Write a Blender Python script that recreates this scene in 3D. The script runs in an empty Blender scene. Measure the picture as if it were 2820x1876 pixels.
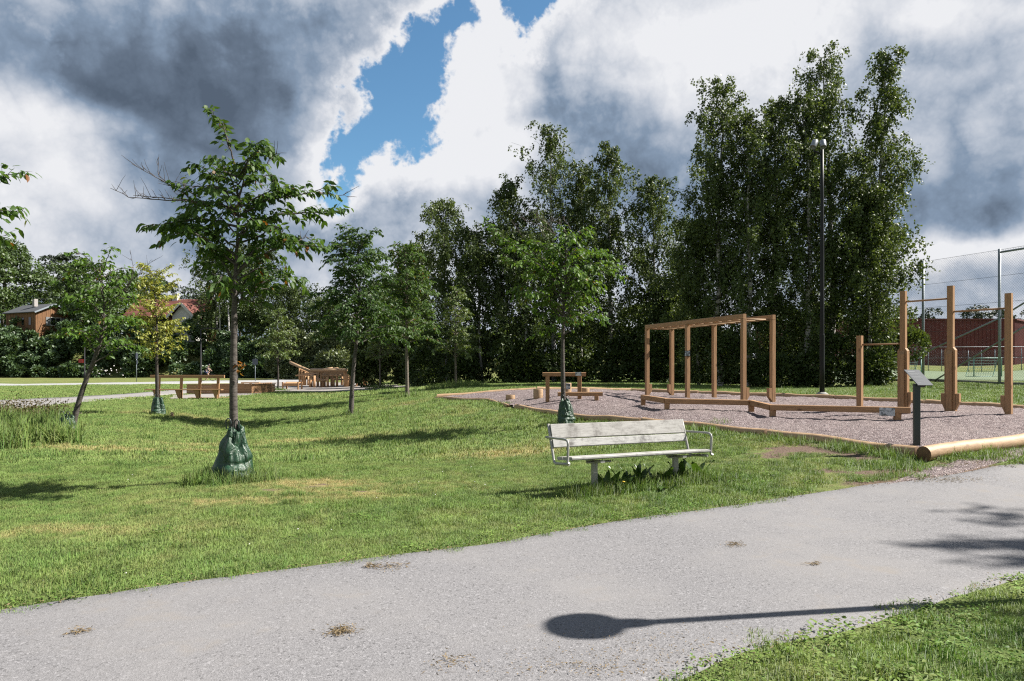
import bpy, bmesh, math, random
import numpy as np
from mathutils import Vector, Matrix

scene = bpy.context.scene
COL = scene.collection
R = math.radians

# ------------------------------------------------------------------ camera
FOC = 1958.0                 # focal length in photo pixels (2820 wide)
CX, HORIZON, EYE = 1410.0, 1015.0, 1.6
cam_d = bpy.data.cameras.new('camera')
cam = bpy.data.objects.new('camera', cam_d)
COL.objects.link(cam)
cam.location = (0, 0, EYE)
cam.rotation_euler = (R(90), 0, 0)
cam_d.sensor_width = 36.0
cam_d.lens = FOC / 2820.0 * 36.0
cam_d.shift_y = (HORIZON - 938.0) / 2820.0
cam_d.clip_start = 0.05
cam_d.clip_end = 3000
scene.camera = cam

# ------------------------------------------------------------------ sun, exposure
SUN_EL, SUN_AZ = R(45), R(6)          # azimuth from +X towards +Y
sun_dir = Vector((math.cos(SUN_EL) * math.cos(SUN_AZ), math.cos(SUN_EL) * math.sin(SUN_AZ), math.sin(SUN_EL)))
sun_d = bpy.data.lights.new('sun', 'SUN')
sun_d.energy = 5.0
sun_d.angle = R(0.55)
sun_d.color = (1.0, 0.955, 0.88)
sun = bpy.data.objects.new('sun', sun_d)
COL.objects.link(sun)
sun.rotation_euler = sun_dir.to_track_quat('Z', 'Y').to_euler()
sun.location = (30, 5, 40)

scene.view_settings.view_transform = 'Standard'
scene.view_settings.look = 'None'
scene.view_settings.gamma = 1
scene.view_settings.exposure = 1.35
EXPO = 2 ** 1.35
scene.view_settings.use_curve_mapping = False
scene.render.engine = 'CYCLES'
scene.cycles.max_bounces = 5
scene.cycles.diffuse_bounces = 3
scene.cycles.glossy_bounces = 2
scene.cycles.transmission_bounces = 4
scene.cycles.transparent_max_bounces = 6
scene.cycles.caustics_reflective = False
scene.cycles.caustics_refractive = False
scene.cycles.use_denoising = False
scene.cycles.filter_width = 1.2
scene.cycles.sample_clamp_indirect = 4


# ------------------------------------------------------------------ node helper
class NT:
    def __init__(self, tree):
        self.t = tree
        self.n = tree.nodes
        self.l = tree.links

    def node(self, kind, **props):
        nd = self.n.new(kind)
        for k, v in props.items():
            setattr(nd, k, v)
        return nd

    def put(self, sock, val):
        if isinstance(val, bpy.types.NodeSocket):
            self.l.new(val, sock)
        elif val is not None:
            sock.default_value = val

    def m(self, op, a, b=None, c=None, clamp=False):
        nd = self.n.new('ShaderNodeMath')
        nd.operation = op
        nd.use_clamp = clamp
        self.put(nd.inputs[0], a)
        self.put(nd.inputs[1], b)
        self.put(nd.inputs[2], c)
        return nd.outputs[0]

    def vm(self, op, a, b=None, scale=None):
        nd = self.n.new('ShaderNodeVectorMath')
        nd.operation = op
        self.put(nd.inputs[0], a)
        self.put(nd.inputs[1], b)
        if scale is not None:
            self.put(nd.inputs['Scale'], scale)
        return nd.outputs['Value'] if op in ('DOT_PRODUCT', 'LENGTH', 'DISTANCE') else nd.outputs[0]

    def xyz(self, x, y, z=0.0):
        nd = self.n.new('ShaderNodeCombineXYZ')
        for i, v in enumerate((x, y, z)):
            self.put(nd.inputs[i], v)
        return nd.outputs[0]

    def sep(self, v):
        nd = self.n.new('ShaderNodeSeparateXYZ')
        self.put(nd.inputs[0], v)
        return nd.outputs

    def noise(self, vec, scale, detail=4, rough=0.5, dist=0.0, out=0, dim='3D'):
        nd = self.n.new('ShaderNodeTexNoise')
        nd.noise_dimensions = dim
        self.put(nd.inputs['Vector'], vec)
        self.put(nd.inputs['Scale'], scale)
        self.put(nd.inputs['Detail'], detail)
        self.put(nd.inputs['Roughness'], rough)
        self.put(nd.inputs['Distortion'], dist)
        return nd.outputs[out]

    def voro(self, vec, scale, feature='F1', out=0, rand=1.0):
        nd = self.n.new('ShaderNodeTexVoronoi')
        nd.feature = feature
        self.put(nd.inputs['Vector'], vec)
        self.put(nd.inputs['Scale'], scale)
        self.put(nd.inputs['Randomness'], rand)
        return nd.outputs[out]

    def smooth(self, v, lo, hi, a=0.0, b=1.0, interp='SMOOTHSTEP'):
        nd = self.n.new('ShaderNodeMapRange')
        nd.interpolation_type = interp
        self.put(nd.inputs[0], v)
        for i, x in enumerate((lo, hi, a, b)):
            self.put(nd.inputs[i + 1], x)
        return nd.outputs[0]

    def ramp(self, v, stops, interp='LINEAR'):
        nd = self.n.new('ShaderNodeValToRGB')
        cr = nd.color_ramp
        cr.interpolation = interp
        while len(cr.elements) < len(stops):
            cr.elements.new(0.5)
        for e, (p, c) in zip(cr.elements, stops):
            e.position = p
            e.color = (c[0], c[1], c[2], 1)
        self.put(nd.inputs[0], v)
        return nd.outputs[0]

    def mix(self, f, a, b, blend='MIX'):
        nd = self.n.new('ShaderNodeMix')
        nd.data_type = 'RGBA'
        nd.blend_type = blend
        self.put(nd.inputs[0], f)
        self.put(nd.inputs[6], a if isinstance(a, bpy.types.NodeSocket) else (*a[:3], 1))
        self.put(nd.inputs[7], b if isinstance(b, bpy.types.NodeSocket) else (*b[:3], 1))
        return nd.outputs[2]

    def bump(self, h, strength=0.5, dist=0.01, normal=None):
        nd = self.n.new('ShaderNodeBump')
        self.put(nd.inputs['Strength'], strength)
        self.put(nd.inputs['Distance'], dist)
        self.put(nd.inputs['Height'], h)
        if normal is not None:
            self.put(nd.inputs['Normal'], normal)
        return nd.outputs[0]


# ------------------------------------------------------------------ sky: Nishita with broken cumulus
def build_sky():
    w = bpy.data.worlds.new('World')
    scene.world = w
    w.use_nodes = True
    w.cycles.sampling_method = 'MANUAL'
    w.cycles.sample_map_resolution = 1024
    nt = NT(w.node_tree)
    nt.n.clear()
    sky = nt.node('ShaderNodeTexSky', sky_type='NISHITA')
    sky.sun_disc = False
    sky.sun_elevation = SUN_EL
    sky.sun_rotation = R(90) - SUN_AZ
    sky.air_density = 1.0
    sky.dust_density = 0.3
    sky.ozone_density = 2.0
    d = nt.node('ShaderNodeTexCoord').outputs['Generated']
    X, Y, Z = nt.sep(d)
    yy = nt.m('MAXIMUM', Y, 0.14)
    u0 = nt.m('DIVIDE', X, yy)
    v0 = nt.m('DIVIDE', Z, yy)
    # large slow warp so that nothing has a clean outline
    wv = nt.noise(d, 5.0, 6, 0.55, out=1)
    w3 = nt.vm('SUBTRACT', wv, (0.5, 0.5, 0.5))
    wx, wy, _ = nt.sep(w3)

    def place(amount):
        return (nt.m('MULTIPLY_ADD', wx, amount, u0), nt.m('MULTIPLY_ADD', wy, amount, v0))

    # billowing detail: folded noise at rising scales
    def billow(vec, octs):
        acc = None
        for sc, am in octs:
            n = nt.noise(vec, sc, 1.5, 0.5)
            f = nt.m('ABSOLUTE', nt.m('MULTIPLY_ADD', n, 2.0, -1.0))
            acc = nt.m('MULTIPLY', f, am) if acc is None else nt.m('MULTIPLY_ADD', f, am, acc)
        return acc          # about 0 .. 0.45
    LOW, HIGH = ((7, 0.50), (15, 0.28)), ((34, 0.16), (75, 0.10), (160, 0.06))
    bl, bh = billow(d, LOW), billow(d, HIGH)
    bil = nt.m('ADD', bl, bh)
    # steps towards the sun give the lit and shaded flanks
    relief = nt.m('SUBTRACT', billow(nt.vm('ADD', d, (0.026, -0.004, 0.026)), LOW), bl)
    relief2 = nt.m('SUBTRACT', billow(nt.vm('ADD', d, (0.006, -0.001, 0.006)), HIGH), bh)
    deck = nt.noise(nt.vm('ADD', d, (3.1, 1.7, 0.4)), 2.6, 3, 0.5)
    deck = nt.smooth(nt.m('MULTIPLY_ADD', nt.m('SUBTRACT', bil, 0.24), 0.7, deck), 0.45, 0.57)
    soft = nt.noise(d, 3.2, 7, 0.58)
    fine = nt.noise(d, 11.0, 8, 0.62)

    # --- the rift of open blue, a chain of tapering capsules in (u, v)
    def UV(px, py):
        return ((px - CX) / FOC, (HORIZON - py) / FOC)
    pu, pv = place(0.055)
    p = nt.xyz(pu, pv)
    rift = None
    for (ax, ay, ar, bx, by, br) in (
            (1275, -130, 36, 1262, 45, 17), (1262, 45, 17, 1165, 150, 42), (1165, 150, 42, 1125, 250, 56),
            (1130, 250, 62, 1095, 335, 92), (1100, 345, 84, 960, 425, 34), (1000, 245, 20, 1070, 320, 50),
            (966, 500, 15, 958, 528, 12), (1500, -60, 55, 1468, 12, 22)):
        a = UV(ax, ay)
        b = UV(bx, by)
        ab = (b[0] - a[0], b[1] - a[1])
        l2 = ab[0] ** 2 + ab[1] ** 2
        pa = nt.vm('SUBTRACT', p, (a[0], a[1], 0))
        h = nt.m('DIVIDE', nt.vm('DOT_PRODUCT', pa, (ab[0], ab[1], 0)), l2, clamp=True)
        q = nt.vm('SUBTRACT', pa, nt.vm('SCALE', (ab[0], ab[1], 0), scale=h))
        r = nt.m('MULTIPLY_ADD', h, (br - ar) / FOC, ar / FOC)
        sd = nt.m('SUBTRACT', nt.vm('LENGTH', q), r)
        rift = sd if rift is None else nt.m('MINIMUM', rift, sd)
    # ragged cumulus rim: noise pushes the edge in and out
    edge = nt.m('MULTIPLY_ADD', bil, -0.17, nt.m('ADD', rift, 0.022))
    edge = nt.m('MULTIPLY_ADD', nt.m('SUBTRACT', fine, 0.5), 0.17, edge)
    cov_front = nt.smooth(edge, -0.004, 0.017)
    # the same broken cover goes on round the rest of the sky
    gaps = nt.smooth(nt.m('MULTIPLY_ADD', nt.m('SUBTRACT', fine, 0.5), 0.35, soft), 0.36, 0.42)
    back = nt.smooth(Y, 0.05, 0.35)
    cover = nt.m('MINIMUM', cov_front, nt.m('MAXIMUM', gaps, back))

    # --- how thick and therefore dark the cloud is, dir by dir
    du, dv = place(0.14)
    dark = nt.m('MULTIPLY_ADD', nt.m('SUBTRACT', soft, 0.5), 0.70, 0.262)
    dark = nt.m('MULTIPLY_ADD', nt.m('SUBTRACT', fine, 0.5), 0.26, dark)
    dark = nt.m('MULTIPLY_ADD', nt.m('SUBTRACT', bil, 0.22), -0.8, dark)
    dark = nt.m('MULTIPLY_ADD', relief, -1.25, dark)
    dark = nt.m('MULTIPLY_ADD', relief2, -0.9, dark)
    dark = nt.m('MULTIPLY_ADD', nt.m('SUBTRACT', deck, 0.5), 0.09, dark)
    for (px, py, sx, sy, rot, amp) in (
            (620, 215, 470, 135, 0.16, 0.44), (330, 240, 300, 90, 0.30, 0.22), (850, 60, 330, 120, 0.0, 0.15),
            (470, 540, 230, 110, 0.5, 0.30), (700, 430, 200, 80, 0.1, 0.22), (240, 880, 260, 40, 0.1, 0.22),
            (1620, 300, 130, 170, 0.0, 0.16), (1830, 480, 220, 110, 0.1, 0.24), (2690, 560, 300, 95, -0.22, 0.36),
            (2720, 300, 220, 170, 0.0, 0.12), (2480, 130, 200, 120, 0.0, 0.20), (1300, 560, 230, 55, -0.1, 0.26),
            (960, 640, 240, 45, 0.0, 0.20), (560, 850, 150, 30, 0.4, 0.28),
            (90, 330, 150, 65, 0.25, -0.50), (120, 520, 200, 60, 0.2, -0.30), (1330, 330, 110, 200, 0.2, -0.42),
            (1370, 90, 110, 110, 0.0, -0.35), (1900, 130, 190, 105, 0.1, -0.42), (2300, 40, 320, 90, -0.1, -0.34),
            (920, 300, 90, 120, 0.0, -0.26), (1130, 110, 80, 120, 0.3, -0.30), (2700, 690, 260, 32, -0.08, -0.55),
            (420, 795, 280, 42, 0.15, -0.30), (900, 520, 130, 90, 0.0, -0.30), (1420, 430, 150, 60, 0.0, -0.22),
            (1150, 470, 140, 50, 0.0, -0.28)):
        a = UV(px, py)
        c, s = math.cos(-rot), math.sin(-rot)
        x = nt.m('SUBTRACT', du, a[0])
        y = nt.m('SUBTRACT', dv, a[1])
        xr = nt.m('ADD', nt.m('MULTIPLY', x, c * FOC / sx), nt.m('MULTIPLY', y, s * FOC / sx))
        yr = nt.m('ADD', nt.m('MULTIPLY', x, -s * FOC / sy), nt.m('MULTIPLY', y, c * FOC / sy))
        r2 = nt.m('ADD', nt.m('MULTIPLY', xr, xr), nt.m('MULTIPLY', yr, yr))
        g = nt.m('EXPONENT', nt.m('MULTIPLY', r2, -0.5))
        dark = nt.m('MULTIPLY_ADD', g, amp, dark)
    # crisp sunlit puffs in front of the grey decks
    pn = nt.noise(nt.vm('ADD', d, (1.3, 5.2, 2.2)), 5.5, 9, 0.56)
    puff = nt.smooth(nt.m('MULTIPLY_ADD', nt.m('SUBTRACT', bil, 0.24), 0.45, pn), 0.535, 0.60)
    lit = nt.m('MULTIPLY_ADD', dark, 0.45, nt.m('MULTIPLY_ADD', relief2, -0.6, 0.07))
    dark = nt.m('ADD', dark, nt.m('MULTIPLY', nt.m('MULTIPLY', puff, 0.5), nt.m('SUBTRACT', lit, dark)))
    # grey undersides overhead, out of view, darkened to cut the sky's fill light
    dark = nt.m('ADD', dark, nt.smooth(Z, 0.45, 0.75, 0.0, 0.42))
    # thin rims by the rift are bright
    rim = nt.smooth(edge, 0.0, 0.06, 0.42, 0.0)
    dark = nt.m('SUBTRACT', dark, rim)
    k = 10.0 / EXPO            # Background strength is 0.1
    col = nt.ramp(dark, [(0.0, (0.85, 0.86, 0.89)), (0.18, (0.70, 0.725, 0.78)), (0.38, (0.475, 0.53, 0.62)),
                         (0.60, (0.238, 0.315, 0.428)), (0.82, (0.140, 0.185, 0.255)), (1.0, (0.095, 0.128, 0.180))])
    col = nt.vm('SCALE', col, scale=k)
    hz = nt.m('MULTIPLY', nt.smooth(Z, -0.02, 0.02), cover)
    blue = nt.vm('MULTIPLY', sky.outputs[0], (0.40, 0.55, 0.575))
    out = nt.mix(hz, blue, col)
    bg = nt.node('ShaderNodeBackground')
    bg.inputs['Strength'].default_value = 0.1
    nt.l.new(out, bg.inputs['Color'])
    o = nt.node('ShaderNodeOutputWorld')
    nt.l.new(bg.outputs[0], o.inputs[0])


build_sky()

# ------------------------------------------------------------------ terrain
ANCH = []


def pix(px, py, Y):
    return ((px - CX) / FOC * Y, Y, EYE - (py - HORIZON) / FOC * Y)


for a in ((1637, 1358, 9.0), (645, 1322, 10.5), (188, 1208, 16.7), (439, 1142, 24.4), (969, 1142, 24.4), (1122, 1095, 29.4),
          (1256, 1068, 34.0), (1556, 1172, 17.2), (1047, 1071, 46.0), (766, 1076, 49.0), (203, 1364, 9.9), (1112, 1211, 16.6),
          (670, 1176, 23.6), (840, 1121, 29.4), (1426, 1121, 20.2), (1885, 1170, 14.6), (2520, 1268, 10.45), (2528, 1225, 10.95),
          (1782, 1092, 23.2), (2047, 1111, 18.5), (2368, 1127, 16.6), (2483, 1131, 16.0), (2617, 1138, 15.1), (2778, 1146, 14.2),
          (2820, 1133, 16.3), (2330, 1104, 20.5), (2118, 1094, 23.2), (1740, 1080, 26.8), (1205, 1097, 26.6), (1560, 1104, 19.9),
          (1833, 1133, 16.6), (1777, 1119, 18.3), (2068, 1140, 16.1), (2121, 1154, 15.1), (2475, 1166, 13.9), (2265, 1091, 22.7),
          (513, 1100, 37.0), (610, 1086, 44.5), (930, 1067, 58.0), (850, 1078, 49.5), (576, 1050, 76.8), (220, 1041, 95.0),
          (750, 1043, 92.0), (30, 1118, 30.0), (30, 1061, 70.0), (1450, 1056, 43.0), (2100, 1068, 33.0), (2300, 1062, 36.0),
          (2544, 1050, 35.5), (2752, 1060, 31.4), (2700, 1029, 90.0), (2500, 1030, 84.0), (2500, 1006, 106.0), (2800, 1006, 106.0)):
    ANCH.append(pix(*a))
ANCH += [(0, 0, 0), (-3.4, 4.8, -.06), (0, 6.8, -.03), (1.6, 7.9, -.01), (4.0, 9.2, .06), (.9, 3.75, -.01), (3.7, 5.1, .05), (5.3, 9.5, .15),
         (7.6, 10.4, .22), (-10, 0, -.08), (10, 0, .2), (0, -20, 0), (12, 6, .28), (8.4, 11.3, .34), (13, 13, .45), (-9, 6, -.15), (-30, 10, -.1),
         (30, 5, .5), (30, 20, .8), (45, 60, .95), (30, 60, .95), (20, 100, 1.6), (-15, 100, 1.0), (0, 70, .8), (0, 130, 1.5),
         (-60, 30, -.05), (-60, 55, .1), (-90, 80, .2), (-60, 80, .2), (-100, 95, .3), (-40, 60, .05), (-25, 75, .1), (-30, 110, .6), (-60, 110, .6), (-100, 110, .6), (-80, 140, 1.5), (-40, 150, 1.5),
         (-150, 110, .8), (-140, 60, .3), (80, 150, 3), (150, 60, 1.5), (0, 300, 6), (-200, 300, 12), (200, 300, 6), (-120, -40, 0), (120, -40, 1),
         (-380, 480, 14), (380, 480, 8), (-400, -80, 2), (400, -80, 2), (0, -90, 0)]
ANCH = np.array(ANCH, float)


def warp(x, y):
    r = np.sqrt(x * x + y * y) + 1e-6
    k = 8.0 * np.log1p(r / 8.0) / r
    return x * k, y * k


def _phi(d2):
    return np.where(d2 > 1e-9, 0.5 * d2 * np.log(np.maximum(d2, 1e-9)), 0.0)


_ax, _ay = warp(ANCH[:, 0], ANCH[:, 1])
_n = len(ANCH)
_K = _phi((_ax[:, None] - _ax[None]) ** 2 + (_ay[:, None] - _ay[None]) ** 2) + np.eye(_n) * 0.08
_P = np.stack([np.ones(_n), _ax, _ay], 1)
_A = np.block([[_K, _P], [_P.T, np.zeros((3, 3))]])
_w = np.linalg.solve(_A, np.concatenate([ANCH[:, 2], np.zeros(3)]))


def T(x, y):
    x = np.asarray(x, float)
    y = np.asarray(y, float)
    sh = np.broadcast(x, y).shape
    x = np.broadcast_to(x, sh).ravel()
    y = np.broadcast_to(y, sh).ravel()
    out = np.empty(len(x))
    for i in range(0, len(x), 20000):
        s = slice(i, i + 20000)
        wx, wy = warp(x[s], y[s])
        ph = _phi((wx[:, None] - _ax[None]) ** 2 + (wy[:, None] - _ay[None]) ** 2)
        out[s] = ph @ _w[:_n] + _w[_n] + _w[_n + 1] * wx + _w[_n + 2] * wy
    # the bank and hillside on the far left
    a = np.clip((y - 96.0) / 9.0, 0, 1)
    b = np.clip((-14.0 - x) / 16.0, 0, 1)
    out = out + 5.2 * a * a * (3 - 2 * a) * b * b * (3 - 2 * b)
    out = out + 0.012 * np.sin(x * 1.3 + 0.7 * y) * np.cos(y * 1.1 - 0.4 * x)
    return out.reshape(sh) if sh else float(out[0])


def G(px, py, y0=3.0, y1=140.0):
    """the ground point seen at a photo pixel"""
    ys = np.linspace(y0, y1, 2400)
    x = (px - CX) / FOC * ys
    z = EYE - (py - HORIZON) / FOC * ys
    below = np.nonzero(z <= T(x, ys))[0]
    i = below[0] if len(below) else len(ys) - 1
    return np.array([x[i], ys[i]])


# ------------------------------------------------------------------ mesh helpers
ORI = {}


def tag(o, label=None, cat=None, group=None, kind=None):
    if label:
        o['label'] = label
    if cat:
        o['category'] = cat
    if group:
        o['group'] = group
    if kind:
        o['kind'] = kind
    return o


def thing(name, loc, label, cat, group=None):
    o = bpy.data.objects.new(name, None)
    o.empty_display_size = 0.2
    COL.objects.link(o)
    o.location = loc
    ORI[o.name] = np.array(loc, float)
    return tag(o, label, cat, group)


def link(name, me, mats, parent=None, origin=None):
    o = bpy.data.objects.new(name, me)
    COL.objects.link(o)
    for mt in (mats if isinstance(mats, (list, tuple)) else [mats]):
        me.materials.append(mt)
    if parent is not None:
        o.parent = parent
        ORI[o.name] = ORI[parent.name]
    else:
        if origin is not None:
            o.location = origin
        ORI[o.name] = np.array(origin if origin is not None else (0, 0, 0), float)
    return o


def np_mesh(name, V, F, mats, parent=None, smooth=False, origin=None):
    """V (n,3) world coordinates, F (m,k)"""
    V = np.asarray(V, np.float32).reshape(-1, 3)
    F = np.asarray(F, np.int32)
    off = ORI[parent.name] if parent is not None else (np.array(origin, float) if origin is not None else np.zeros(3))
    me = bpy.data.meshes.new(name)
    me.vertices.add(len(V))
    me.vertices.foreach_set('co', (V - off).astype(np.float32).ravel())
    k = F.shape[1]
    me.loops.add(F.size)
    me.loops.foreach_set('vertex_index', F.ravel())
    me.polygons.add(len(F))
    me.polygons.foreach_set('loop_start', np.arange(0, F.size, k, dtype=np.int32))
    me.polygons.foreach_set('loop_total', np.full(len(F), k, np.int32))
    if smooth:
        me.polygons.foreach_set('use_smooth', np.ones(len(F), bool))
    me.update(calc_edges=True)
    return link(name, me, mats, parent, origin)


class MB:
    """collects simple solids and links them as one mesh object"""

    def __init__(self):
        self.v = []
        self.f = []
        self.sm = []

    def add(self, vs, fs, smooth=False):
        b = len(self.v)
        self.v += [tuple(float(c) for c in p) for p in vs]
        self.f += [tuple(i + b for i in f) for f in fs]
        self.sm += [smooth] * len(fs)
        return self

    def beam(self, p0, p1, w, h, up=(0, 0, 1), c=0.008):
        """square timber from p0 to p1, w across, h along 'up', edges chamfered by c"""
        p0, p1 = Vector(p0), Vector(p1)
        d = (p1 - p0).normalized()
        up = Vector(up)
        if abs(d.dot(up)) > 0.98:
            up = Vector((0, 1, 0))
        s = d.cross(up).normalized()
        t = s.cross(d).normalized()
        c = min(c, w * .3, h * .3)
        a, b = w / 2, h / 2
        prof = [(a, b - c), (a - c, b), (-a + c, b), (-a, b - c), (-a, -b + c), (-a + c, -b), (a - c, -b), (a, -b + c)]
        vs = [p + s * x + t * y for p in (p0, p1) for x, y in prof]
        fs = [(i, (i + 1) % 8, 8 + (i + 1) % 8, 8 + i) for i in range(8)] + [tuple(range(7, -1, -1)), tuple(range(8, 16))]
        return self.add(vs, fs)

    def box(self, c, s, rz=0.0, ch=0.006):
        c = Vector(c)
        e = Vector((math.cos(rz), math.sin(rz), 0)) * s[0] / 2
        n = Vector((-math.sin(rz), math.cos(rz), 0))
        return self.beam(c - e, c + e, s[1], s[2], c=ch)

    def tube(self, pts, rad, n=8, caps=True, smooth=True):
        pts = [Vector(p) for p in pts]
        if not isinstance(rad, (list, tuple, np.ndarray)):
            rad = [rad] * len(pts)
        ref = None
        rings = []
        for i, p in enumerate(pts):
            d = (pts[min(i + 1, len(pts) - 1)] - pts[max(i - 1, 0)]).normalized()
            if ref is None:
                ref = Vector((0, 0, 1)) if abs(d.z) < .9 else Vector((1, 0, 0))
            s = d.cross(ref).normalized()
            t = s.cross(d).normalized()
            ref = t
            rings.append([p + (s * math.cos(2 * math.pi * k / n) + t * math.sin(2 * math.pi * k / n)) * rad[i] for k in range(n)])
        vs = [q for r in rings for q in r]
        fs = []
        for i in range(len(pts) - 1):
            for k in range(n):
                fs.append((i * n + k, i * n + (k + 1) % n, (i + 1) * n + (k + 1) % n, (i + 1) * n + k))
        self.add(vs, fs, smooth)
        if caps:
            b = len(self.v) - len(vs)
            self.f += [tuple(b + k for k in range(n - 1, -1, -1)), tuple(b + (len(pts) - 1) * n + k for k in range(n))]
            self.sm += [False, False]
        return self

    def lathe(self, c, prof, n=20, smooth=True, axis=(0, 0, 1)):
        """prof: list of (radius, height) about an axis through c"""
        ax = Vector(axis).normalized()
        q = ax.to_track_quat('Z', 'Y')
        c = Vector(c)
        vs = [c + q @ Vector((r * math.cos(2 * math.pi * k / n), r * math.sin(2 * math.pi * k / n), h)) for r, h in prof for k in range(n)]
        fs = []
        for i in range(len(prof) - 1):
            for k in range(n):
                fs.append((i * n + k, i * n + (k + 1) % n, (i + 1) * n + (k + 1) % n, (i + 1) * n + k))
        self.add(vs, fs, smooth)
        b = len(self.v) - len(vs)
        self.f += [tuple(b + k for k in range(n - 1, -1, -1)), tuple(b + (len(prof) - 1) * n + k for k in range(n))]
        self.sm += [False, False]
        return self

    def prism(self, poly, d):
        """closed polygon (3D points) pushed by vector d"""
        d = Vector(d)
        poly = [Vector(p) for p in poly]
        n = len(poly)
        return self.add(poly + [p + d for p in poly], [tuple(range(n - 1, -1, -1)), tuple(range(n, 2 * n))] +
                        [(i, (i + 1) % n, n + (i + 1) % n, n + i) for i in range(n)])

    def build(self, name, mats, parent=None, origin=None):
        off = ORI[parent.name] if parent is not None else (np.array(origin, float) if origin is not None else np.zeros(3))
        me = bpy.data.meshes.new(name)
        me.from_pydata([(v[0] - off[0], v[1] - off[1], v[2] - off[2]) for v in self.v], [], self.f)
        me.polygons.foreach_set('use_smooth', self.sm)
        bm = bmesh.new()
        bm.from_mesh(me)
        bmesh.ops.recalc_face_normals(bm, faces=bm.faces)
        bm.to_mesh(me)
        bm.free()
        me.update()
        return link(name, me, mats, parent, origin)


def copy_tree(o, parent=None):
    c = o.copy()
    COL.objects.link(c)
    c.parent = parent
    ORI[c.name] = ORI[o.name]
    for ch in list(o.children):
        copy_tree(ch, c)
    return c


# ------------------------------------------------------------------ materials
def new_mat(name):
    m = bpy.data.materials.new(name)
    m.use_nodes = True
    nt = NT(m.node_tree)
    nt.n.clear()
    return m, nt


KAL = 0.68        # overall reflectance level of everything but foliage


def finish(nt, col, rough=0.6, normal=None, metal=0.0, spec=0.5, trans=0.0, tcol=None, coat=0.0, k=KAL):
    def lev(c):
        return nt.vm('SCALE', c, scale=k) if isinstance(c, bpy.types.NodeSocket) else tuple(x * k for x in c[:3])
    col = lev(col)
    tcol = lev(tcol) if tcol is not None else None
    b = nt.node('ShaderNodeBsdfPrincipled')
    nt.put(b.inputs['Base Color'], col if isinstance(col, bpy.types.NodeSocket) else (*col[:3], 1))
    nt.put(b.inputs['Roughness'], rough)
    nt.put(b.inputs['Metallic'], metal)
    nt.put(b.inputs['Specular IOR Level'], spec)
    if coat:
        b.inputs['Coat Weight'].default_value = coat
    if normal is not None:
        nt.l.new(normal, b.inputs['Normal'])
    o = nt.node('ShaderNodeOutputMaterial')
    if trans:
        t = nt.node('ShaderNodeBsdfTranslucent')
        tc = tcol if tcol is not None else col
        nt.put(t.inputs['Color'], tc if isinstance(tc, bpy.types.NodeSocket) else (*tc[:3], 1))
        mx = nt.node('ShaderNodeMixShader')
        mx.inputs[0].default_value = trans
        nt.l.new(b.outputs[0], mx.inputs[1])
        nt.l.new(t.outputs[0], mx.inputs[2])
        nt.l.new(mx.outputs[0], o.inputs[0])
    else:
        nt.l.new(b.outputs[0], o.inputs[0])


def pos_of(nt):
    return nt.node('ShaderNodeNewGeometry').outputs['Position']


def obj_of(nt):
    return nt.node('ShaderNodeTexCoord').outputs['Object']


def wood_mat(name, c1, c2, knot, along=(1, 1, 10), rough=0.65, grey=0.0, rings=True):
    """timber: streaks stretched along the local grain axis by 'along' (big number squashes that axis less)"""
    m, nt = new_mat(name)
    p = obj_of(nt)
    inf = nt.node('ShaderNodeObjectInfo').outputs['Random']
    p = nt.vm('ADD', p, nt.vm('SCALE', (7.3, 3.1, 5.7), scale=inf))
    q = nt.vm('MULTIPLY', p, along)
    g = nt.noise(q, 3.2, 6, 0.6, 0.6)
    g2 = nt.noise(q, 12.0, 3, 0.55)
    col = nt.ramp(nt.m('MULTIPLY_ADD', g2, 0.35, nt.m('MULTIPLY', g, 0.75)), [(0.36, [x * .85 for x in c2]), (0.50, c1), (0.66, [min(1, x * 1.22) for x in c1])])
    # knots
    kq = nt.vm('MULTIPLY', p, tuple(0.45 + 0.55 * min(1, a / max(along)) for a in along))
    kd = nt.voro(kq, 3.6)
    kf = nt.smooth(kd, 0.04, 0.13, 1.0, 0.0)
    col = nt.mix(nt.m('MULTIPLY', kf, 0.75), col, knot)
    if grey:
        w = nt.noise(p, 4.5, 6, 0.7)
        col = nt.mix(nt.smooth(w, 0.46, 0.70, 0.0, grey), col, [x * 0.6 for x in c2])
    hue = nt.mix(nt.m('MULTIPLY', inf, 0.30), col, [c1[0] * .72, c1[1] * .66, c1[2] * .6])
    n = nt.bump(nt.m('ADD', g2, nt.m('MULTIPLY', g, 0.5)), 0.35, 0.006)
    finish(nt, hue, rough, n, spec=0.3, k=.94)
    return m


M = {}
M['timber_z'] = wood_mat('timber upright', (.31, .180, .092), (.215, .115, .055), (.075, .038, .02), (9, 9, 0.7))
M['timber_x'] = wood_mat('timber lengthwise', (.31, .180, .092), (.215, .115, .055), (.075, .038, .02), (0.9, 0.9, 9))
M['timber_far'] = wood_mat('timber in the playground', (.40, .235, .12), (.28, .15, .07), (.12, .06, .03), (2, 2, 2))
M['log'] = wood_mat('peeled log', (.36, .243, .144), (.28, .176, .095), (.17, .09, .045), (1.1, 1.1, 7), 0.6, grey=0.35)
M['bench_wood'] = wood_mat('weathered pale board', (.33, .325, .312), (.195, .187, .178), (.06, .052, .044), (1.1, 2.4, 16), 0.8, grey=0.9)
M['cabin_board'] = wood_mat('tarred cabin board', (.17, .085, .038), (.075, .036, .018), (.04, .018, .01), (5, 5, .5), 0.7, grey=0.5)


def end_grain():
    m, nt = new_mat('sawn end grain')
    p = obj_of(nt)
    n = nt.noise(p, 26, 5, 0.6)
    col = nt.ramp(n, [(0.3, (.10, .052, .025)), (0.7, (.24, .135, .065))])
    finish(nt, col, 0.85, nt.bump(n, .4, .004))
    return m


M['end_grain'] = end_grain()


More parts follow.
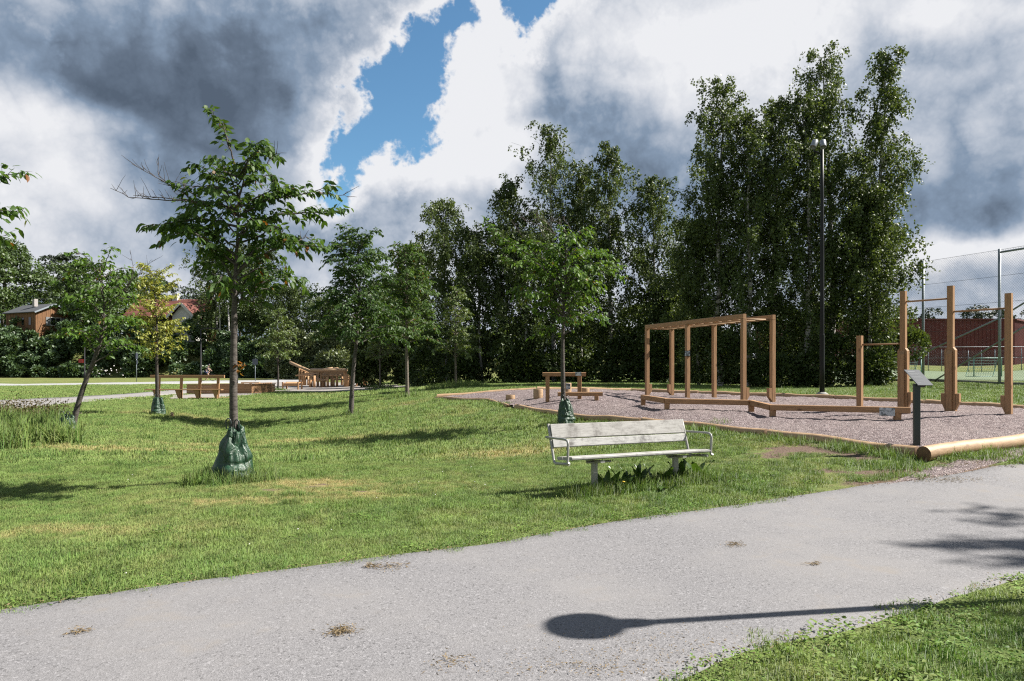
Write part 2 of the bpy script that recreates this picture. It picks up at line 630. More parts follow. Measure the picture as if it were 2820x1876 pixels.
def plain(name, col, rough=0.5, metal=0.0, var=0.15, scale=6.0, bump=0.0, spec=0.5, coat=0.0):
    m, nt = new_mat(name)
    p = obj_of(nt)
    n = nt.noise(p, scale, 5, 0.6)
    c = nt.ramp(n, [(0.25, [x * (1 - var) for x in col]), (0.75, [min(1, x * (1 + var)) for x in col])])
    finish(nt, c, rough, nt.bump(n, bump, .01) if bump else None, metal, spec, coat=coat)
    return m


M['frame_paint'] = plain('bench frame paint', (.38, .375, .345), 0.45, var=0.1)
M['galv'] = plain('galvanised steel', (.30, .345, .385), 0.5, 0.2, 0.2, 14)
M['wire'] = plain('weathered fence wire', (.10, .11, .12), 0.6, 0.0, 0.2, 14)
M['brushed'] = plain('brushed aluminium', (.36, .38, .41), 0.42, 0.6, 0.1, 9)
M['black'] = plain('black lacquer', (.010, .011, .013), 0.5, spec=.25)
M['sign_green'] = plain('dark green powder coat', (.030, .043, .042), 0.42, var=0.12)
M['rubber'] = plain('tyre rubber', (.014, .014, .014), 0.8)
M['white_paint'] = plain('white house paint', (.74, .73, .70), 0.6, var=.06)
M['grey_paint'] = plain('grey shutter paint', (.20, .21, .22), 0.7)
M['slate'] = plain('grey felt roof', (.085, .09, .10), 0.85, var=.25, scale=3)
M['brick_stack'] = plain('chimney mortar', (.42, .39, .37), 0.9, var=.15)
M['concrete'] = plain('concrete', (.36, .35, .33), 0.9, var=.2, scale=20)
M['kerb_far'] = plain('pale kerb board', (.45, .36, .26), 0.8)
M['goal'] = plain('goal frame paint', (.20, .42, .36), 0.5)
M['net'] = plain('goal net', (.28, .46, .42), 0.8)
M['skin'] = plain('skin', (.52, .33, .24), 0.55, var=.04)
M['dark_top'] = plain('navy jersey', (.016, .018, .035), 0.8)
M['helmet'] = plain('black helmet', (.02, .02, .026), 0.35)
M['denim'] = plain('blue shorts', (.035, .055, .12), 0.85)
M['white_cloth'] = plain('white cloth', (.7, .7, .68), 0.85)
M['red_sign'] = plain('red enamel', (.42, .03, .025), 0.4)
M['blue_sign'] = plain('sign back', (.05, .06, .08), 0.6, spec=.2)
M['white_sign'] = plain('sign white', (.40, .41, .42), 0.7, var=.05, spec=.15)
M['orange'] = plain('orange brick', (.32, .11, .045), 0.85, var=.2)


def glass_mat():
    m, nt = new_mat('window glass')
    finish(nt, (.02, .025, .03), 0.06, spec=0.8)
    return m


M['glass'] = glass_mat()


def tarp():
    m, nt = new_mat('green woven tarpaulin')
    p = obj_of(nt)
    wr = nt.noise(nt.vm('MULTIPLY', p, (1, 1, .55)), 9.0, 5, 0.6, 0.8)
    wv = nt.voro(nt.vm('MULTIPLY', p, (1, 1, .4)), 7.0)
    weave = nt.m('MULTIPLY', nt.m('SINE', nt.m('MULTIPLY', nt.sep(p)[2], 420.0)), 0.05)
    cr = nt.voro(nt.vm('ADD', nt.vm('MULTIPLY', p, (1, 1, .6)), nt.vm('SCALE', nt.noise(p, 5, 3, out=1), scale=.12)), 6.5, feature='DISTANCE_TO_EDGE')
    h = nt.m('ADD', nt.m('ADD', wr, nt.m('MULTIPLY', nt.smooth(cr, 0.0, .10), 0.55)), weave)
    col = nt.ramp(wr, [(0.3, (.010, .042, .020)), (0.55, (.017, .070, .033)), (0.75, (.045, .105, .060))])
    z = nt.sep(p)[2]
    dust = nt.m('MULTIPLY', nt.smooth(nt.noise(p, 22, 4), .5, .72), 0.35)
    col = nt.mix(dust, col, (.11, .13, .09))
    finish(nt, col, 0.42, nt.bump(h, 0.8, 0.02), spec=0.5)
    return m


M['tarp'] = tarp()


def blobs(nt, p, lst):
    """sum of soft spots on the ground: (x, y, rx, ry, amp)"""
    x, y, _ = nt.sep(p)
    wob = nt.noise(p, 2.3, 4, 0.6, out=1)
    wx, wy, _z = nt.sep(wob)
    x = nt.m('MULTIPLY_ADD', nt.m('SUBTRACT', wx, .5), 1.1, x)
    y = nt.m('MULTIPLY_ADD', nt.m('SUBTRACT', wy, .5), 1.1, y)
    acc = None
    for (bx, by, rx, ry, am) in lst:
        a = nt.m('DIVIDE', nt.m('SUBTRACT', x, bx), rx)
        b = nt.m('DIVIDE', nt.m('SUBTRACT', y, by), ry)
        g = nt.m('MULTIPLY', nt.m('EXPONENT', nt.m('MULTIPLY', nt.m('ADD', nt.m('MULTIPLY', a, a), nt.m('MULTIPLY', b, b)), -0.7)), am)
        acc = g if acc is None else nt.m('ADD', acc, g)
    return acc


def spot(px, py, rx, ry, am):
    g = G(px, py)
    return (float(g[0]), float(g[1]), rx, ry, am)


DRY = [spot(860, 1335, .75, .5, 1.15), spot(990, 1365, .5, .3, .7), spot(1400, 1250, 1.0, .55, 1.1), spot(1240, 1340, .7, .4, .35), spot(300, 1238, 2.6, .30, 1.0),
       spot(830, 1215, 1.7, .30, .9), spot(560, 1228, 1.2, .3, .8), spot(470, 1142, 1.4, .7, .75), spot(1150, 1108, .9, .5, .6),
       spot(640, 1380, .9, .22, .8), spot(90, 1470, .8, .3, .7), spot(1640, 1200, 1.2, .5, .4), spot(2150, 1225, .9, .8, .3),
       spot(860, 1072, 1.8, .6, .8), spot(1000, 1200, 1.8, .5, .25)]
DIRT = [spot(2290, 1232, .75, .42, 1.2), spot(2120, 1253, .4, .3, .6), spot(2440, 1340, .6, .25, .8), spot(2300, 1300, .35, .25, .5), spot(2620, 1300, 1.4, .35, 1.0), spot(880, 1338, .16, .1, .9),
        spot(1180, 1305, .16, .1, 1.1), spot(990, 1355, .22, .1, .9), spot(840, 1345, .25, .14, .8), spot(1000, 1340, .18, .1, .8), spot(1080, 1330, .2, .08, .6), spot(740, 1352, .3, .1, .6), spot(2380, 1260, .4, .2, .8), spot(2200, 1240, .3, .18, .8), spot(1140, 1112, .7, .25, 1.0), spot(700, 1370, .3, .1, .6)]


def lawn_group():
    g = bpy.data.node_groups.new('lawn colour', 'ShaderNodeTree')
    g.interface.new_socket('Dry', in_out='OUTPUT', socket_type='NodeSocketFloat')
    g.interface.new_socket('Dirt', in_out='OUTPUT', socket_type='NodeSocketFloat')
    g.interface.new_socket('Tone', in_out='OUTPUT', socket_type='NodeSocketFloat')
    nt = NT(g)
    p = pos_of(nt)
    flat = nt.vm('MULTIPLY', p, (1, 1, 0))
    n1 = nt.noise(flat, .33, 5, .6)
    n2 = nt.noise(flat, 1.7, 5, .62)
    dry = nt.m('MULTIPLY', blobs(nt, flat, DRY), nt.smooth(nt.noise(flat, 4.5, 6, .7), .36, .62, .15, 1.35))
    dry = nt.m('ADD', dry, nt.smooth(n1, .5, .76, 0, .42))
    dry = nt.m('ADD', dry, nt.m('MULTIPLY', nt.m('SUBTRACT', n2, .5), 1.1), clamp=True)
    dirt = nt.smooth(nt.m('ADD', blobs(nt, flat, DIRT), nt.m('MULTIPLY', nt.m('SUBTRACT', nt.noise(flat, 5, 5, .65), .5), .9)), .42, .8)
    o = nt.node('NodeGroupOutput')
    nt.l.new(dry, o.inputs[0])
    nt.l.new(dirt, o.inputs[1])
    nt.l.new(nt.noise(flat, .9, 6, .6), o.inputs[2])
    return g


LAWN = lawn_group()


def grass_mat(name, green1, green2, dryc, tr=0.25, use_dry=1.0):
    m, nt = new_mat(name)
    gr = nt.node('ShaderNodeGroup')
    gr.node_tree = LAWN
    rnd = nt.node('ShaderNodeNewGeometry').outputs['Random Per Island']
    c = nt.mix(nt.smooth(gr.outputs['Tone'], .35, .66), green1, green2)
    cl = nt.noise(nt.vm('MULTIPLY', pos_of(nt), (1, 1, 0)), 3.2, 5, .65)
    c = nt.vm('SCALE', c, scale=nt.smooth(cl, .34, .66, .68, 1.25))
    c = nt.mix(nt.m('MULTIPLY', nt.m('POWER', rnd, 2.0), .55), c, (.22, .225, .08))
    dr = nt.m('MULTIPLY', nt.m('MULTIPLY', gr.outputs['Dry'], use_dry), nt.m('MULTIPLY_ADD', rnd, .7, .45), clamp=True)
    c = nt.mix(dr, c, dryc)
    gn = nt.node('ShaderNodeNewGeometry').outputs['Normal']
    up = nt.vm('NORMALIZE', nt.vm('ADD', nt.vm('SCALE', gn, scale=.75), (0, 0, .85)))
    finish(nt, c, 0.55, normal=up, spec=0.22, trans=tr, tcol=nt.vm('MULTIPLY', c, (1.25, 1.3, .7)), k=1.0)
    return m


M['grass'] = grass_mat('mown grass blade', (.112, .200, .048), (.175, .250, .070), (.40, .32, .15))
M['tall_grass'] = grass_mat('long grass blade', (.070, .145, .028), (.130, .205, .048), (.27, .24, .10), 0.3, 0.3)
M['weed'] = grass_mat('broad weed leaf', (.075, .155, .026), (.140, .220, .045), (.20, .21, .07), 0.22, 0.4)


def ground_mat():
    m, nt = new_mat('lawn soil and turf')
    p = pos_of(nt)
    gr = nt.node('ShaderNodeGroup')
    gr.node_tree = LAWN
    far = nt.smooth(nt.sep(p)[1], 18, 55)
    f1 = nt.noise(p, 9.0, 6, .7)
    f2 = nt.noise(p, 40.0, 4, .7)
    green = nt.mix(nt.smooth(gr.outputs['Tone'], .3, .7), (.115, .170, .045), (.165, .205, .065))
    dk = nt.mix(nt.smooth(nt.m('MULTIPLY_ADD', f2, .5, nt.m('MULTIPLY', f1, .5)), .38, .62), (.075, .098, .032), green)
    c = nt.mix(nt.m('MULTIPLY', gr.outputs['Dry'], .8), dk, (.30, .235, .105))
    # wide faint mowing bands on the far lawns
    x, y, z = nt.sep(p)
    band = nt.noise(nt.xyz(nt.m('MULTIPLY', x, .02), nt.m('MULTIPLY', y, .55)), 1.0, 3, .6)
    c = nt.mix(nt.m('MULTIPLY', far, nt.smooth(band, .42, .62, 0, .6)), c, (.245, .220, .090))
    soil = nt.ramp(f2, [(.3, (.085, .058, .042)), (.7, (.20, .145, .115))])
    c = nt.mix(gr.outputs['Dirt'], c, soil)
    finish(nt, c, .95, nt.bump(nt.m('ADD', f2, f1), .7, .03), spec=.1, k=.9)
    return m


M['ground'] = ground_mat()


def asphalt_mat(name, base, sand, tone):
    m, nt = new_mat(name)
    p = pos_of(nt)
    s1 = nt.voro(p, 150.0, out=1)
    s2 = nt.voro(p, 70.0, out=1)
    d1 = nt.voro(p, 150.0)
    v1 = nt.sep(s1)[0]
    v2 = nt.sep(s2)[1]
    big = nt.noise(p, .55, 6, .6)
    mid = nt.noise(p, 3.5, 5, .65)
    c = nt.ramp(v1, [(0.0, [x * .66 for x in base]), (.45, base), (.85, [x * 1.10 for x in base]), (1.0, [min(.9, x * 1.45) for x in base])])
    c = nt.mix(nt.smooth(v2, .95, .965, 0, .65), c, [x * .35 for x in base])
    c = nt.mix(nt.smooth(v2, .03, .05, .6, 0), c, [min(.85, x * 1.7) for x in base])
    c = nt.mix(nt.smooth(big, .40, .66, 0, .65), c, tone)
    c = nt.mix(nt.smooth(nt.m('MULTIPLY_ADD', mid, .5, nt.m('MULTIPLY', big, .5)), .54, .70, 0, .55), c, sand)
    n = nt.bump(nt.m('ADD', d1, nt.m('MULTIPLY', nt.noise(p, 130, 3), .6)),   .35, .005)
    finish(nt, c, .88, n, spec=.25, k=.72)
    return m


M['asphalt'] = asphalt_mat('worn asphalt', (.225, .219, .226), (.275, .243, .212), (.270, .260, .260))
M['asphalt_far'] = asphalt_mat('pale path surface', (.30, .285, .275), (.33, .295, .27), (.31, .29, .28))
M['path_white'] = asphalt_mat('white far path', (.40, .40, .40), (.40, .39, .37), (.41, .41, .41))  # whitish surface of the bicycle path


def gravel_mat():
    m, nt = new_mat('pinkish crushed stone')
    p = pos_of(nt)
    s1 = nt.sep(nt.voro(p, 42.0, out=1))
    d1 = nt.voro(p, 42.0)
    mid = nt.noise(p, 7, 5, .7)
    big = nt.noise(p, .8, 4, .6)
    c = nt.ramp(s1[0], [(0, (.08, .058, .060)), (.3, (.215, .165, .165)), (.75, (.33, .262, .255)), (1, (.55, .48, .47))])
    c = nt.mix(nt.smooth(mid, .30, .52, .55, 0), c, (.13, .098, .095))
    c = nt.mix(nt.smooth(big, .4, .7, 0, .3), c, (.36, .30, .28))
    n = nt.bump(nt.m('SUBTRACT', nt.m('MULTIPLY', mid, 1.6), d1), .9, .03)
    finish(nt, c, .92, n, spec=.2)
    return m


M['gravel'] = gravel_mat()


def sand_mat():
    m, nt = new_mat('playground sand')
    p = pos_of(nt)
    n = nt.noise(p, 1.2, 6, .65)
    c = nt.ramp(n, [(.3, (.28, .25, .23)), (.7, (.37, .335, .31))])
    finish(nt, c, .95)
    return m


M['sand'] = sand_mat()


def turf_mat():
    m, nt = new_mat('artificial turf')
    p = pos_of(nt)
    n = nt.noise(p, .4, 6, .65)
    c = nt.ramp(n, [(.3, (.12, .175, .085)), (.7, (.17, .225, .115))])
    finish(nt, c, .9)
    return m


M['turf'] = turf_mat()


def bark_mat(name, c1, c2, scale=(14, 14, 40), lent=None):
    m, nt = new_mat(name)
    p = obj_of(nt)
    q = nt.vm('MULTIPLY', p, scale)
    n = nt.noise(q, 1.0, 5, .65, .4)
    c = nt.ramp(n, [(.32, c2), (.62, c1)])
    if lent:
        l = nt.noise(nt.vm('MULTIPLY', p, (2.2, 2.2, 9.0)), 1.0, 4, .6)
        c = nt.mix(nt.smooth(l, .52, .62), c, lent)
    finish(nt, c, .85, nt.bump(n, .7, .012), spec=.2)
    return m


M['cherry_bark'] = bark_mat('banded cherry bark', (.150, .132, .118), (.052, .044, .040))
M['dark_bark'] = bark_mat('dark grey bark', (.10, .085, .072), (.04, .034, .03), (10, 10, 8))
M['pale_bark'] = bark_mat('pale young bark', (.25, .215, .175), (.12, .10, .08))
M['birch_bark'] = bark_mat('birch bark', (.62, .60, .57), (.42, .40, .37), (5, 5, 12), (.06, .055, .05))
M['dead_twig'] = bark_mat('dead grey twig', (.15, .125, .115), (.07, .058, .052), (20, 20, 20))


def leaf_mat(name, c1, c2, rough=.42, tr=.28, odd=None, spec=.5):
    m, nt = new_mat(name)
    g = nt.node('ShaderNodeNewGeometry')
    r = g.outputs['Random Per Island']
    n = nt.noise(g.outputs['Position'], .8, 3, .6)
    c = nt.mix(nt.m('MULTIPLY_ADD', n, .9, nt.m('MULTIPLY_ADD', r, .7, -.35), clamp=True), c1, c2)
    if odd:
        c = nt.mix(nt.smooth(r, .982, .990), c, odd)
    finish(nt, c, rough, spec=spec, trans=tr, tcol=nt.vm('MULTIPLY', c, (1.5, 1.45, .6)), k=.86)
    return m


M['leaf_cherry'] = leaf_mat('cherry leaf', (.044, .092, .021), (.092, .155, .037), .52, .36, (.18, .07, .02), spec=.22)
M['leaf_bright'] = leaf_mat('fresh cherry leaf', (.055, .118, .018), (.120, .200, .034), .5, .34, (.2, .12, .02), spec=.25)
M['leaf_dark'] = leaf_mat('deep green leaf', (.034, .074, .020), (.074, .130, .032), .5, .30, spec=.25)
M['leaf_yellow'] = leaf_mat('yellowing leaf', (.22, .25, .04), (.37, .37, .085), .5, .35, (.34, .17, .03))
M['leaf_lime'] = leaf_mat('lime leaf', (.065, .115, .022), (.135, .175, .04), .48, .3)
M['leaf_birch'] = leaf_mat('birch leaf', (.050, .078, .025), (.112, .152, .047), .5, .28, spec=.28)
M['leaf_birch2'] = leaf_mat('shaded birch leaf', (.040, .064, .021), (.084, .118, .037), .5, .26, spec=.25)  # darker copy of the birch leaf, shade put into its colour
M['leaf_wood'] = leaf_mat('hillside leaf', (.045, .080, .022), (.100, .155, .040), .5, .22)
M['leaf_shrub'] = leaf_mat('shrub leaf', (.055, .095, .034), (.110, .165, .056), .5, .24)
M['leaf_shrub2'] = leaf_mat('lower shrub leaf', (.050, .092, .040), (.095, .150, .062), .5, .22)
M['leaf_willow'] = leaf_mat('grey green willow leaf', (.075, .105, .045), (.16, .19, .085), .5, .25)
M['leaf_pine'] = leaf_mat('pine needle tuft', (.018, .032, .016), (.038, .058, .026), .6, .1)
M['leaf_brown'] = leaf_mat('brownish shrub leaf', (.055, .045, .020), (.125, .095, .035), .55, .25)
M['leaf_dock'] = leaf_mat('dock leaf', (.035, .080, .014), (.085, .155, .030), .4, .3)
M['dry_clip'] = leaf_mat('dried clippings', (.16, .115, .06), (.27, .20, .11), .9, .1)
M['flower_white'] = plain('white blossom', (.75, .72, .72), .7)
M['flower_yellow'] = plain('dandelion yellow', (.75, .50, .02), .7)
M['leaf_red'] = leaf_mat('reddening leaf', (.32, .09, .03), (.30, .20, .03), .5, .4)


def tile_roof():
    m, nt = new_mat('red clay tiles')
    p = obj_of(nt)
    n = nt.noise(p, 2.5, 4, .6)
    c = nt.ramp(n, [(.3, (.17, .055, .040)), (.7, (.24, .085, .062))])
    finish(nt, c, .8)
    return m


M['tiles'] = tile_roof()


def red_wall():
    m, nt = new_mat('falu red cladding')
    p = obj_of(nt)
    x = nt.sep(p)[0]
    n = nt.noise(p, .6, 4, .6)
    c = nt.ramp(n, [(.3, (.120, .016, .016)), (.7, (.170, .024, .022))])
    finish(nt, c, .75)
    return m


M['red_wall'] = red_wall()


def picture_plate():
    m, nt = new_mat('exercise picture plate')
    p = obj_of(nt)
    n = nt.noise(p, 16, 3, .6)
    c = nt.ramp(n, [(.40, (.10, .12, .13)), (.47, (.30, .34, .38)), (.55, (.62, .66, .70))])
    finish(nt, c, .25, spec=.6)
    return m


M['plate'] = picture_plate()


def sign_face():
    m, nt = new_mat('info panel face')
    p = obj_of(nt)
    finish(nt, (.12, .13, .15), .6, spec=.15)
    return m


M['sign_face'] = sign_face()


# ------------------------------------------------------------------ ground sheets
rng = np.random.default_rng(7)


def grid_coords(parts):
    out = []
    for a, b, s in parts:
        n = max(1, int(round((b - a) / s)))
        out += list(np.linspace(a, b, n, endpoint=False))
    out.append(parts[-1][1])
    return np.array(out)


gx = grid_coords([(-600, -130, 24), (-130, -40, 3), (-40, -14, 1), (-14, 14, .35), (14, 40, 1), (40, 130, 3), (130, 600, 24)])
gy = grid_coords([(-120, 0, 4), (0, 30, .35), (30, 60, .7), (60, 130, 2), (130, 700, 24)])
XX, YY = np.meshgrid(gx, gy)
ZZ = T(XX, YY)
nx, ny = len(gx), len(gy)
idx = np.arange(nx * ny).reshape(ny, nx)
FF = np.stack([idx[:-1, :-1], idx[:-1, 1:], idx[1:, 1:], idx[1:, :-1]], -1).reshape(-1, 4)
tag(np_mesh('ground', np.stack([XX, YY, ZZ], -1), FF, M['ground'], smooth=True), kind='structure')


def resample(P, n):
    P = np.asarray(P, float)
    d = np.concatenate([[0], np.cumsum(np.linalg.norm(np.diff(P, axis=0), axis=1))])
    t = np.linspace(0, d[-1], n)
    return np.stack([np.interp(t, d, P[:, i]) for i in range(P.shape[1])], 1)


def smooth_line(P, it=2):
    P = np.asarray(P, float)
    for _ in range(it):
        q = [P[0]]
        for a, b in zip(P[:-1], P[1:]):
            q += [a * .75 + b * .25, a * .25 + b * .75]
        q.append(P[-1])
        P = np.array(q)
    return P


def strip(name, A, B, mat, lift, n=160, k=12, jit=0.0, thick=0.0):
    A, B = resample(smooth_line(A), n), resample(smooth_line(B), n)
    if jit:
        for E in (A, B):
            nz = np.convolve(rng.normal(0, jit, n + 4), np.ones(5) / 5, 'valid')
            E[:, 1] += nz
    t = np.linspace(0, 1, k)[None, :, None]
    P = A[:, None, :] * (1 - t) + B[:, None, :] * t
    # shoulders that dive into the ground on both sides
    out = (A - B) / (np.linalg.norm(A - B, axis=1, keepdims=True) + 1e-6) * .05
    P = np.concatenate([(A + out)[:, None], P, (B - out)[:, None]], 1)
    k += 2
    z = T(P[..., 0], P[..., 1]) + lift
    z[:, 0] -= lift + .03
    z[:, -1] -= lift + .03
    V = np.concatenate([P, z[..., None]], -1)
    i = np.arange(n * k).reshape(n, k)
    F = np.stack([i[:-1, :-1], i[1:, :-1], i[1:, 1:], i[:-1, 1:]], -1).reshape(-1, 4)
    o = np_mesh(name, V, F, mat, smooth=True)
    tag(o, kind='structure')
    return np.concatenate([A, B[::-1]])


# the asphalt footpath in front
d2s = 2820 / 2357
up_px = [(0, 1415), (300, 1364), (600, 1326), (850, 1291), (1100, 1258), (1300, 1225), (1500, 1192), (1700, 1163), (1900, 1133), (2050, 1113), (2170, 1100), (2357, 1066)]
UPE = np.array([G(a * d2s, b * d2s) for a, b in up_px])
LOE = np.array([G(a, b) for a, b in [(1882, 1874), (2002, 1814), (2183, 1772), (2364, 1724), (2514, 1682), (2665, 1634), (2819, 1598)]])
UPE = np.concatenate([[UPE[0] + (UPE[0] - UPE[2]) * 4.0], UPE, [UPE[-1] + (3.5, 1.2)], [UPE[-1] + (9, 2.0)]])
LOE = np.concatenate([[LOE[0] + (LOE[0] - LOE[2]) * 8.0 + (-4, -2.0)], [LOE[0] + (LOE[0] - LOE[2]) * 2.0], LOE, [LOE[-1] + (4, 2.0)], [LOE[-1] + (11, 3.6)]])
PATH_POLY = strip('asphalt_path', UPE, LOE, M['asphalt'], .012, n=260, k=16, jit=.03)
# trodden gravel between the path and the corner of the training ground
V1 = np.array([G(a, b) for a, b in [(2440, 1338), (2560, 1318), (2700, 1290), (2819, 1262)]])
V2 = np.array([G(a, b) for a, b in [(2500, 1310), (2600, 1284), (2720, 1254), (2819, 1232)]])
SPILL_POLY = strip('trodden_gravel_verge', V1, V2, M['gravel'], .019, n=40, k=8, jit=.05)

# far paths
PA = np.array([G(a, b) for a, b in [(0, 1134), (120, 1121), (260, 1106), (420, 1091), (520, 1084), (640, 1076)]])
PB = np.array([G(a, b) for a, b in [(0, 1103), (120, 1098), (260, 1091), (420, 1080), (540, 1066), (640, 1061)]])
PA = np.concatenate([[PA[0] + (PA[0] - PA[1]) * 2], PA])
PB = np.concatenate([[PB[0] + (PB[0] - PB[1]) * 1.5], PB])
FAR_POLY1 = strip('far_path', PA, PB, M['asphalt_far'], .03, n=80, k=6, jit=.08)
PA = np.array([G(a, b) for a, b in [(0, 1063), (200, 1061.5), (400, 1059.5), (600, 1056), (760, 1054), (870, 1052)]])
PB = np.array([G(a, b) for a, b in [(0, 1057.5), (200, 1056), (400, 1053.5), (600, 1049), (760, 1046.5), (900, 1044)]])
PA = np.concatenate([[PA[0] + (-40, -2)], PA])
PB = np.concatenate([[PB[0] + (-40, -1)], PB])
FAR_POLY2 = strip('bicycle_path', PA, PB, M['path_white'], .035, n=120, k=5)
PLAY_F = np.array([G(a, b) for a, b in [(560, 1083), (640, 1083), (740, 1079), (860, 1079.5), (980, 1078.5), (1080, 1071), (1150, 1065)]])
PLAY_B = np.array([G(a, b) for a, b in [(560, 1071), (640, 1058), (740, 1052.5), (860, 1053), (980, 1056), (1080, 1060), (1152, 1064)]])
PLAY_POLY = strip('playground_surface', PLAY_F, PLAY_B, M['sand'], .045, n=90, k=14)
# sand patch in front of the planter
PB1 = np.array([G(a, b) for a, b in [(470, 1098), (560, 1098), (650, 1092), (720, 1086)]])
PB2 = np.array([G(a, b) for a, b in [(480, 1088), (560, 1085), (650, 1084), (720, 1083)]])
PATCH_POLY = strip('sand_patch', PB1, PB2, M['sand'], .03, n=40, k=6, jit=.08)
# football turf on the far right
strip('sports_turf', np.array([(16, 40), (24, 36.5), (34, 34), (70, 34)]), np.array([(14, 92), (40, 92), (60, 92), (100, 92)]), M['turf'], .05, n=60, k=40)


def inside(px, py, poly):
    poly = np.asarray(poly)
    c = np.zeros(len(px), bool)
    j = len(poly) - 1
    for i in range(len(poly)):
        xi, yi = poly[i]
        xj, yj = poly[j]
        hit = ((yi > py) != (yj > py)) & (px < (xj - xi) * (py - yi) / (yj - yi + 1e-12) + xi)
        c ^= hit
        j = i
    return c


# the gravel training ground
CORNER = np.array((6.02, 10.5))
GRAVEL = [tuple(CORNER), (3.6, 14.35), (0.1, 20.1), (-0.6, 22.3), (-2.85, 26.5), (0.6, 26.9), (4.5, 26.8), (6.6, 25.2), (8.4, 23.2), (9.35, 20.5), (11.5, 16.6), (13.1, 13.75)]
gs = .085
ax_ = np.arange(-3.2, 13.4, gs)
ay_ = np.arange(10.2, 27.2, gs)
XX, YY = np.meshgrid(ax_, ay_)


def lumps(x, y, f, seed):
    r = np.random.default_rng(seed)
    s = 0
    for _ in range(14):
        a = r.uniform(0, 6.28)
        k = f * r.uniform(.6, 1.7)
        s = s + np.sin((x * math.cos(a) + y * math.sin(a)) * k + r.uniform(0, 6.28))
    return s / 14


ZZ = T(XX, YY) + .045 + .075 * lumps(XX, YY, 9, 3) * (0.5 + .5 * lumps(XX, YY, 1.2, 9)) + rng.normal(0, .006, XX.shape)
idx = np.arange(XX.size).reshape(XX.shape)
FF = np.stack([idx[:-1, :-1], idx[:-1, 1:], idx[1:, 1:], idx[1:, :-1]], -1).reshape(-1, 4)
cx = (XX[:-1, :-1] + gs / 2).ravel()
cy = (YY[:-1, :-1] + gs / 2).ravel()
FF = FF[inside(cx, cy, GRAVEL)]
used, inv = np.unique(FF, return_inverse=True)
V = np.stack([XX, YY, ZZ], -1).reshape(-1, 3)[used]
tag(np_mesh('training_ground_gravel', V, inv.reshape(-1, 4), M['gravel'], smooth=True), kind='structure')


def gz(x, y):
    return float(T(x, y)) + .045


# ------------------------------------------------------------------ border logs
def border_log(p0, p1, r0, r1, label, sink=.25, seed=0, outer=0.0):
    r = random.Random(seed)
    n = 14
    P, RR = [], []
    L = math.dist(p0, p1)
    for i in range(n + 1):
        t = i / n
        x = p0[0] + (p1[0] - p0[0]) * t
        y = p0[1] + (p1[1] - p0[1]) * t
        rad = (r0 + (r1 - r0) * t) * (1 + r.uniform(-.012, .012))
        P.append((x, y, 0))
        RR.append(rad)
    za, zb = float(T(*p0)), float(T(*p1))
    P = [(x, y, za + (zb - za) * i / n + RR[i] * (1 - sink) + .012 * math.sin(i * .7 + seed)) for i, (x, y, _) in enumerate(P)]
    root = thing('border_log', (p0[0], p0[1], za), label, 'log', 'logs edging the training ground')
    b = MB()
    b.tube(P, RR, 20, caps=False)
    b.build('log_body', M['log'], root)
    for q, nxt, rad in ((P[0], P[1], RR[0]), (P[-1], P[-2], RR[-1])):
        e = MB()
        dv = (Vector(q) - Vector(nxt)).normalized()
        e.lathe(q, [(rad * .998, -.02), (rad * .985, .001), (rad * .9, .006), (rad * .02, .008)], 20, True, dv)
        e.build('sawn_end', M['end_grain'], root)
    return root


LL = [((6.0, 10.36), (9.75, 12.09), .115, .12, 'thick peeled log with dark sawn end facing the path at the gravel corner'),
      ((9.80, 12.12), (13.2, 13.65), .118, .11, 'peeled log continuing the near edge towards the right picture border'),
      ((6.02, 10.56), (4.62, 12.75), .095, .09, 'front border log shaded by the info sign, meeting the corner log'),
      ((4.58, 12.8), (2.86, 15.5), .085, .085, 'front border log directly behind the right armrest of the bench'),
      ((2.82, 15.55), (1.5, 17.75), .085, .08, 'front border log beside the tree with the watering bag, nearer the bench'),
      ((1.47, 17.8), (.12, 20.05), .085, .08, 'front border log at the low beam, its end by the lawn'),
      ((-.1, 20.5), (-.7, 22.5), .055, .05, 'thin edging log at the front of the far gravel tip'),
      ((-.72, 22.55), (-2.85, 26.5), .06, .055, 'thin edging log running to the far left tip of the gravel'),
      ((-2.8, 26.55), (.9, 26.9), .10, .09, 'pale rear log at the far left tip of the gravel'),
      ((.95, 26.9), (4.5, 26.85), .10, .10, 'rear border log behind the high beam and the stumps'),
      ((4.55, 26.8), (6.6, 25.2), .10, .10, 'rear border log behind the far end of the monkey bars'),
      ((6.65, 25.15), (8.4, 23.2), .10, .10, 'rear border log behind the near end of the monkey bars'),
      ((8.45, 23.15), (9.35, 20.55), .10, .10, 'rear border log at the foot of the tall lamp post'),
      ((9.38, 20.5), (10.55, 18.2), .10, .10, 'rear border log behind the lowest pull-up post'),
      ((10.58, 18.15), (11.7, 16.25), .10, .10, 'rear border log between the two tallest pull-up posts'),
      ((11.72, 16.2), (13.2, 13.9), .10, .10, 'rear border log behind the outermost pull-up post')]
for i, (a, b_, r0, r1, lb) in enumerate(LL):
    border_log(a, b_, r0, r1, lb, sink=.2 if i < 2 else .55, seed=i)


